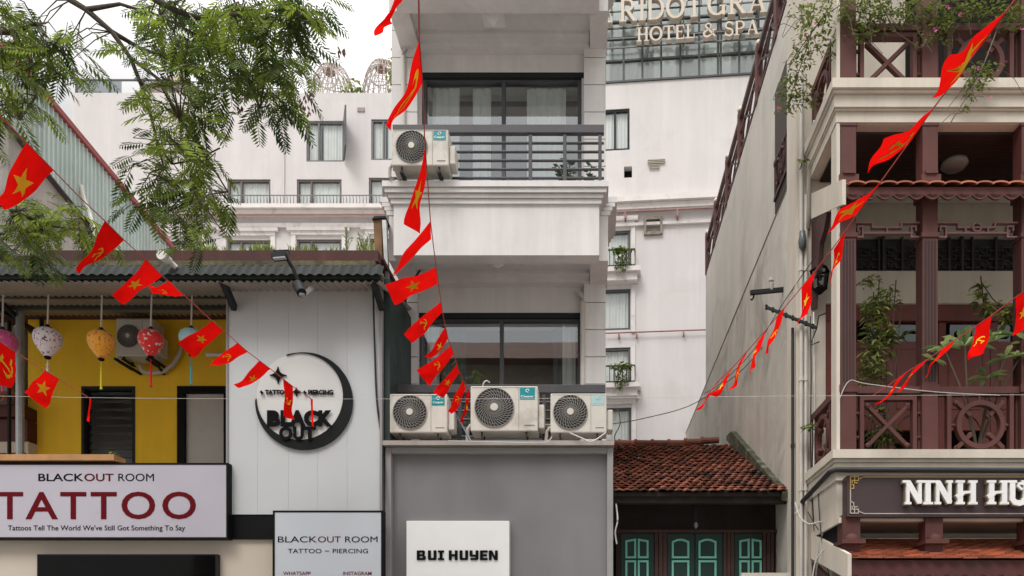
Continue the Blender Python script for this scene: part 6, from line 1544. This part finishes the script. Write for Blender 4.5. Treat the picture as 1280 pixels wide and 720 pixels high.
for pts, r_, mt, lab in wires:
    pv = [P(*p) for p in pts]
    # smooth
    sm = []
    for i in range(len(pv)-1):
        p0, p1, p2, p3 = pv[max(i-1,0)], pv[i], pv[i+1], pv[min(i+2,len(pv)-1)]
        for k in range(5):
            u = k/5; sm.append(.5*((2*p1)+(p2-p0)*u+(2*p0-5*p1+4*p2-p3)*u*u+(3*p1-p0-3*p2+p3)*u**3))
    sm.append(pv[-1]); m = MB(); m.tube(sm, r_, 5, False); tag(m.build('cable', mt), lab, 'cable')

# ------------------------------------------------------------------ street tree, trunk outside the frame on the left
tree = thing('street_tree', 'feathery green street tree hanging over the upper left corner', 'tree', (-6.9, 5.2, 0))
m = MB(); m.tube([(-6.9,5.2,-.05), (-6.85,5.2,1.5), (-6.7,5.25,4.0), (-6.4,5.4,6.6), (-6.0,5.6,8.6)], [.34,.27,.23,.19,.15], 14); m.build('trunk', BARK, tree, smooth=True)
TB = [Vector((-6.4,5.4,6.6)), Vector((-6.0,5.6,8.6))]
def limb(start, pts, r0, r1=.006):
    pv = [start]+[P(*p) for p in pts]; n = len(pv)-1; m = MB()
    m.tube(pv, [r0+(r1-r0)*(i/n)**.6 for i in range(n+1)], 8); m.build('limb', BARK, tree, smooth=True); return pv
L1 = limb(TB[1], [(20,-90,6.3),(70,-30,6.4),(88,0,6.4),(108,12,6.4),(140,40,6.4),(163,72,6.45),(178,110,6.5),(190,150,6.5),(197,180,6.5),(205,210,6.5),(235,250,6.55)], .042)
L2 = limb(TB[1], [(80,-160,6.0),(150,-60,6.0),(195,0,6.0),(222,14,6.05),(245,22,6.1),(300,18,6.2),(360,10,6.3),(420,45,6.4)], .05)
L3 = limb(TB[0], [(-80,60,5.8),(-30,40,5.9),(15,40,5.9),(45,30,5.9),(80,70,6.0)], .05)
L4 = limb(TB[0], [(-90,230,6.2),(-30,245,6.7),(20,265,6.9),(60,282,7.0),(115,290,7.1)], .04)
L5 = limb(P(140,40,6.4), [(175,60,6.6),(230,80,6.8),(290,100,6.9),(340,90,7.0)], .02)
L6 = limb(P(163,72,6.45), [(200,100,6.4),(225,150,6.3),(260,200,6.3),(285,240,6.4)], .016)
L7 = limb(P(300,18,6.2), [(330,50,6.3),(330,100,6.4),(325,135,6.4)], .02)
L8 = limb(P(15,40,5.9), [(40,80,6.0),(45,120,6.0),(25,150,5.9)], .02)
L9 = limb(P(197,180,6.5), [(215,205,6.5),(245,200,6.6),(275,185,6.6)], .010)
L10 = limb(P(108,12,6.4), [(150,5,6.3),(200,20,6.2),(250,45,6.2)], .02)
cr = MB(); tw_ = MB()
def frond(base, dirv, L_, droop, tone):
    d = Vector(dirv).normalized(); side = d.cross(Vector((0,0,1)))
    if side.length < .1: side = Vector((1,0,0))
    side.normalize(); n = 10; p = Vector(base)
    step = L_/n
    for k in range(n):
        d2 = (d+Vector((0,0,-droop*(k/n)))).normalized(); p = p+d2*step
        if k == 0: continue
        pl = L_*.31*math.sin(math.pi*(.18+.74*k/n))
        up = side.cross(d2)
        for s in (-1, 1):
            q = (d2*.45+side*s*.85+Vector((0,0,-.25))+up*random.uniform(-.15,.15)).normalized(); wv = pl*.19
            e1 = p+q*pl*.5+d2*wv; e2 = p+q*pl*.5-d2*wv*.7
            cr.tone = max(0, min(1, tone+random.uniform(-.15,.15)))
            cr.add([p, e1, p+q*pl+Vector((0,0,-.06*pl)), e2], [(0,1,2),(0,2,3)])
    tw_.tube([base, (Vector(base)+p)/2+Vector((0,0,.01)), p], .0025, 3, False)
blobs = [(325,42,72,48,6.4,110), (290,110,70,40,6.5,90), (365,25,38,42,6.5,62), (235,60,55,45,6.5,80), (215,135,50,45,6.5,65), (180,105,36,35,6.4,28), (238,190,42,42,6.5,60), (228,250,40,34,6.5,46), (262,262,32,36,6.6,44), (250,300,18,22,6.5,22), (190,262,22,20,6.4,20), (345,95,32,28,6.5,42), (385,95,8,30,6.5,10), (330,125,40,18,6.5,22), (185,215,25,25,6.4,18),
         (290,20,60,30,6.3,60), (200,30,45,30,6.4,30), (398,12,10,22,6.5,12),
         (15,75,48,50,5.9,64), (10,125,34,34,5.9,44), (62,45,50,32,6.0,42), (78,80,34,24,6.0,24), (38,145,18,22,6.0,16), (25,15,50,22,5.9,26),
         (58,280,48,24,7.0,95), (28,308,32,20,6.95,50), (95,294,26,18,7.0,28), (12,290,20,26,6.9,26)]
attach = [L1[3:], L2[3:], L3[2:], L4[2:], L5[1:], L6[1:], L7[1:], L8[1:], L9[1:], L10[1:]]
nodes = [q for seg in attach for q in seg]
for (px, py, rx, ry, Y, n) in blobs:
    cl_t = random.uniform(.05,.75)
    cen = []
    for _ in range(max(2, int(n/7))):
        while True:
            u, v_, w_ = (random.uniform(-1,1) for _ in range(3))
            if u*u+v_*v_+w_*w_ < 1: break
        cen.append((P(px+u*rx, py+v_*ry-8, Y+w_*.6), random.choice((-.2,-.05,.05,.2,.45))))
    for _ in range(int(n*.74)):
        cb, ct = random.choice(cen); b = cb+Vector((random.gauss(0,.075), random.gauss(0,.09), random.gauss(0,.06)))
        a = random.uniform(0, 2*math.pi); dv = Vector((math.cos(a), math.sin(a)*.9, random.uniform(-.85,.15)))
        frond(b, dv, random.uniform(.17,.32), random.uniform(.3,.9), max(0, min(1, cl_t*.45+ct+random.uniform(-.08,.26))))
        if random.random() < .22:
            nb = min(nodes, key=lambda q: (q-b).length)
            if (nb-b).length < 1.1: tw_.tube([nb, nb.lerp(b,.5)+Vector((random.uniform(-.05,.05),0,.06)), b], [.006,.005,.003], 4, False)
cr.tone = .5
cr.build('crown', LEAF, tree); tw_.build('twig', BARK, tree)
# seed pods
for (px, py) in ((295,115),(300,135),(386,118),(378,125),(425,60),(250,95),(385,135),(428,62)):
    for k in range(5):
        m = MB(); q = P(px+random.uniform(-5,5), py+random.uniform(-4,6), 6.4); dd = Vector((random.uniform(-.02,.02), 0, -.05)); s = Vector((.009,.004,0)); m.add([q, q+dd*.5+s, q+dd, q+dd*.5-s], [(0,1,2,3)]); m.build('seed_pod', M('brown_pod', (.09,.045,.03), .8), tree)

# ------------------------------------------------------------------ house across the street (seen reflected in the windows)
oh = thing('opposite_house', 'dim tiled house across the street, seen only as reflection in the window panes', 'house', (-1, -5, 0))
m = MB(); m.box(-6.2, 0.6, -9, -3.6, -0.1, 11.2); m.build('wall', M('opposite_wall', (0.22,0.19,0.16), 0.9, 0.2), oh)
m = MB(); m.prism_x([(-3.0,11.1), (-6.3,12.9), (-9.6,11.1)], -6.5, 0.9); m.build('roof', M('opposite_roof', (0.12,0.06,0.045), 0.9, 0.2), oh)
m = MB()
for k in range(3):
    for z in (4.6, 7.6): m.box(-5.6+k*2.1, -4.5+k*2.1, -3.6, -3.55, z, z+1.6)
m.build('window', M('opposite_window', (0.05,0.06,0.06), 0.2), oh)
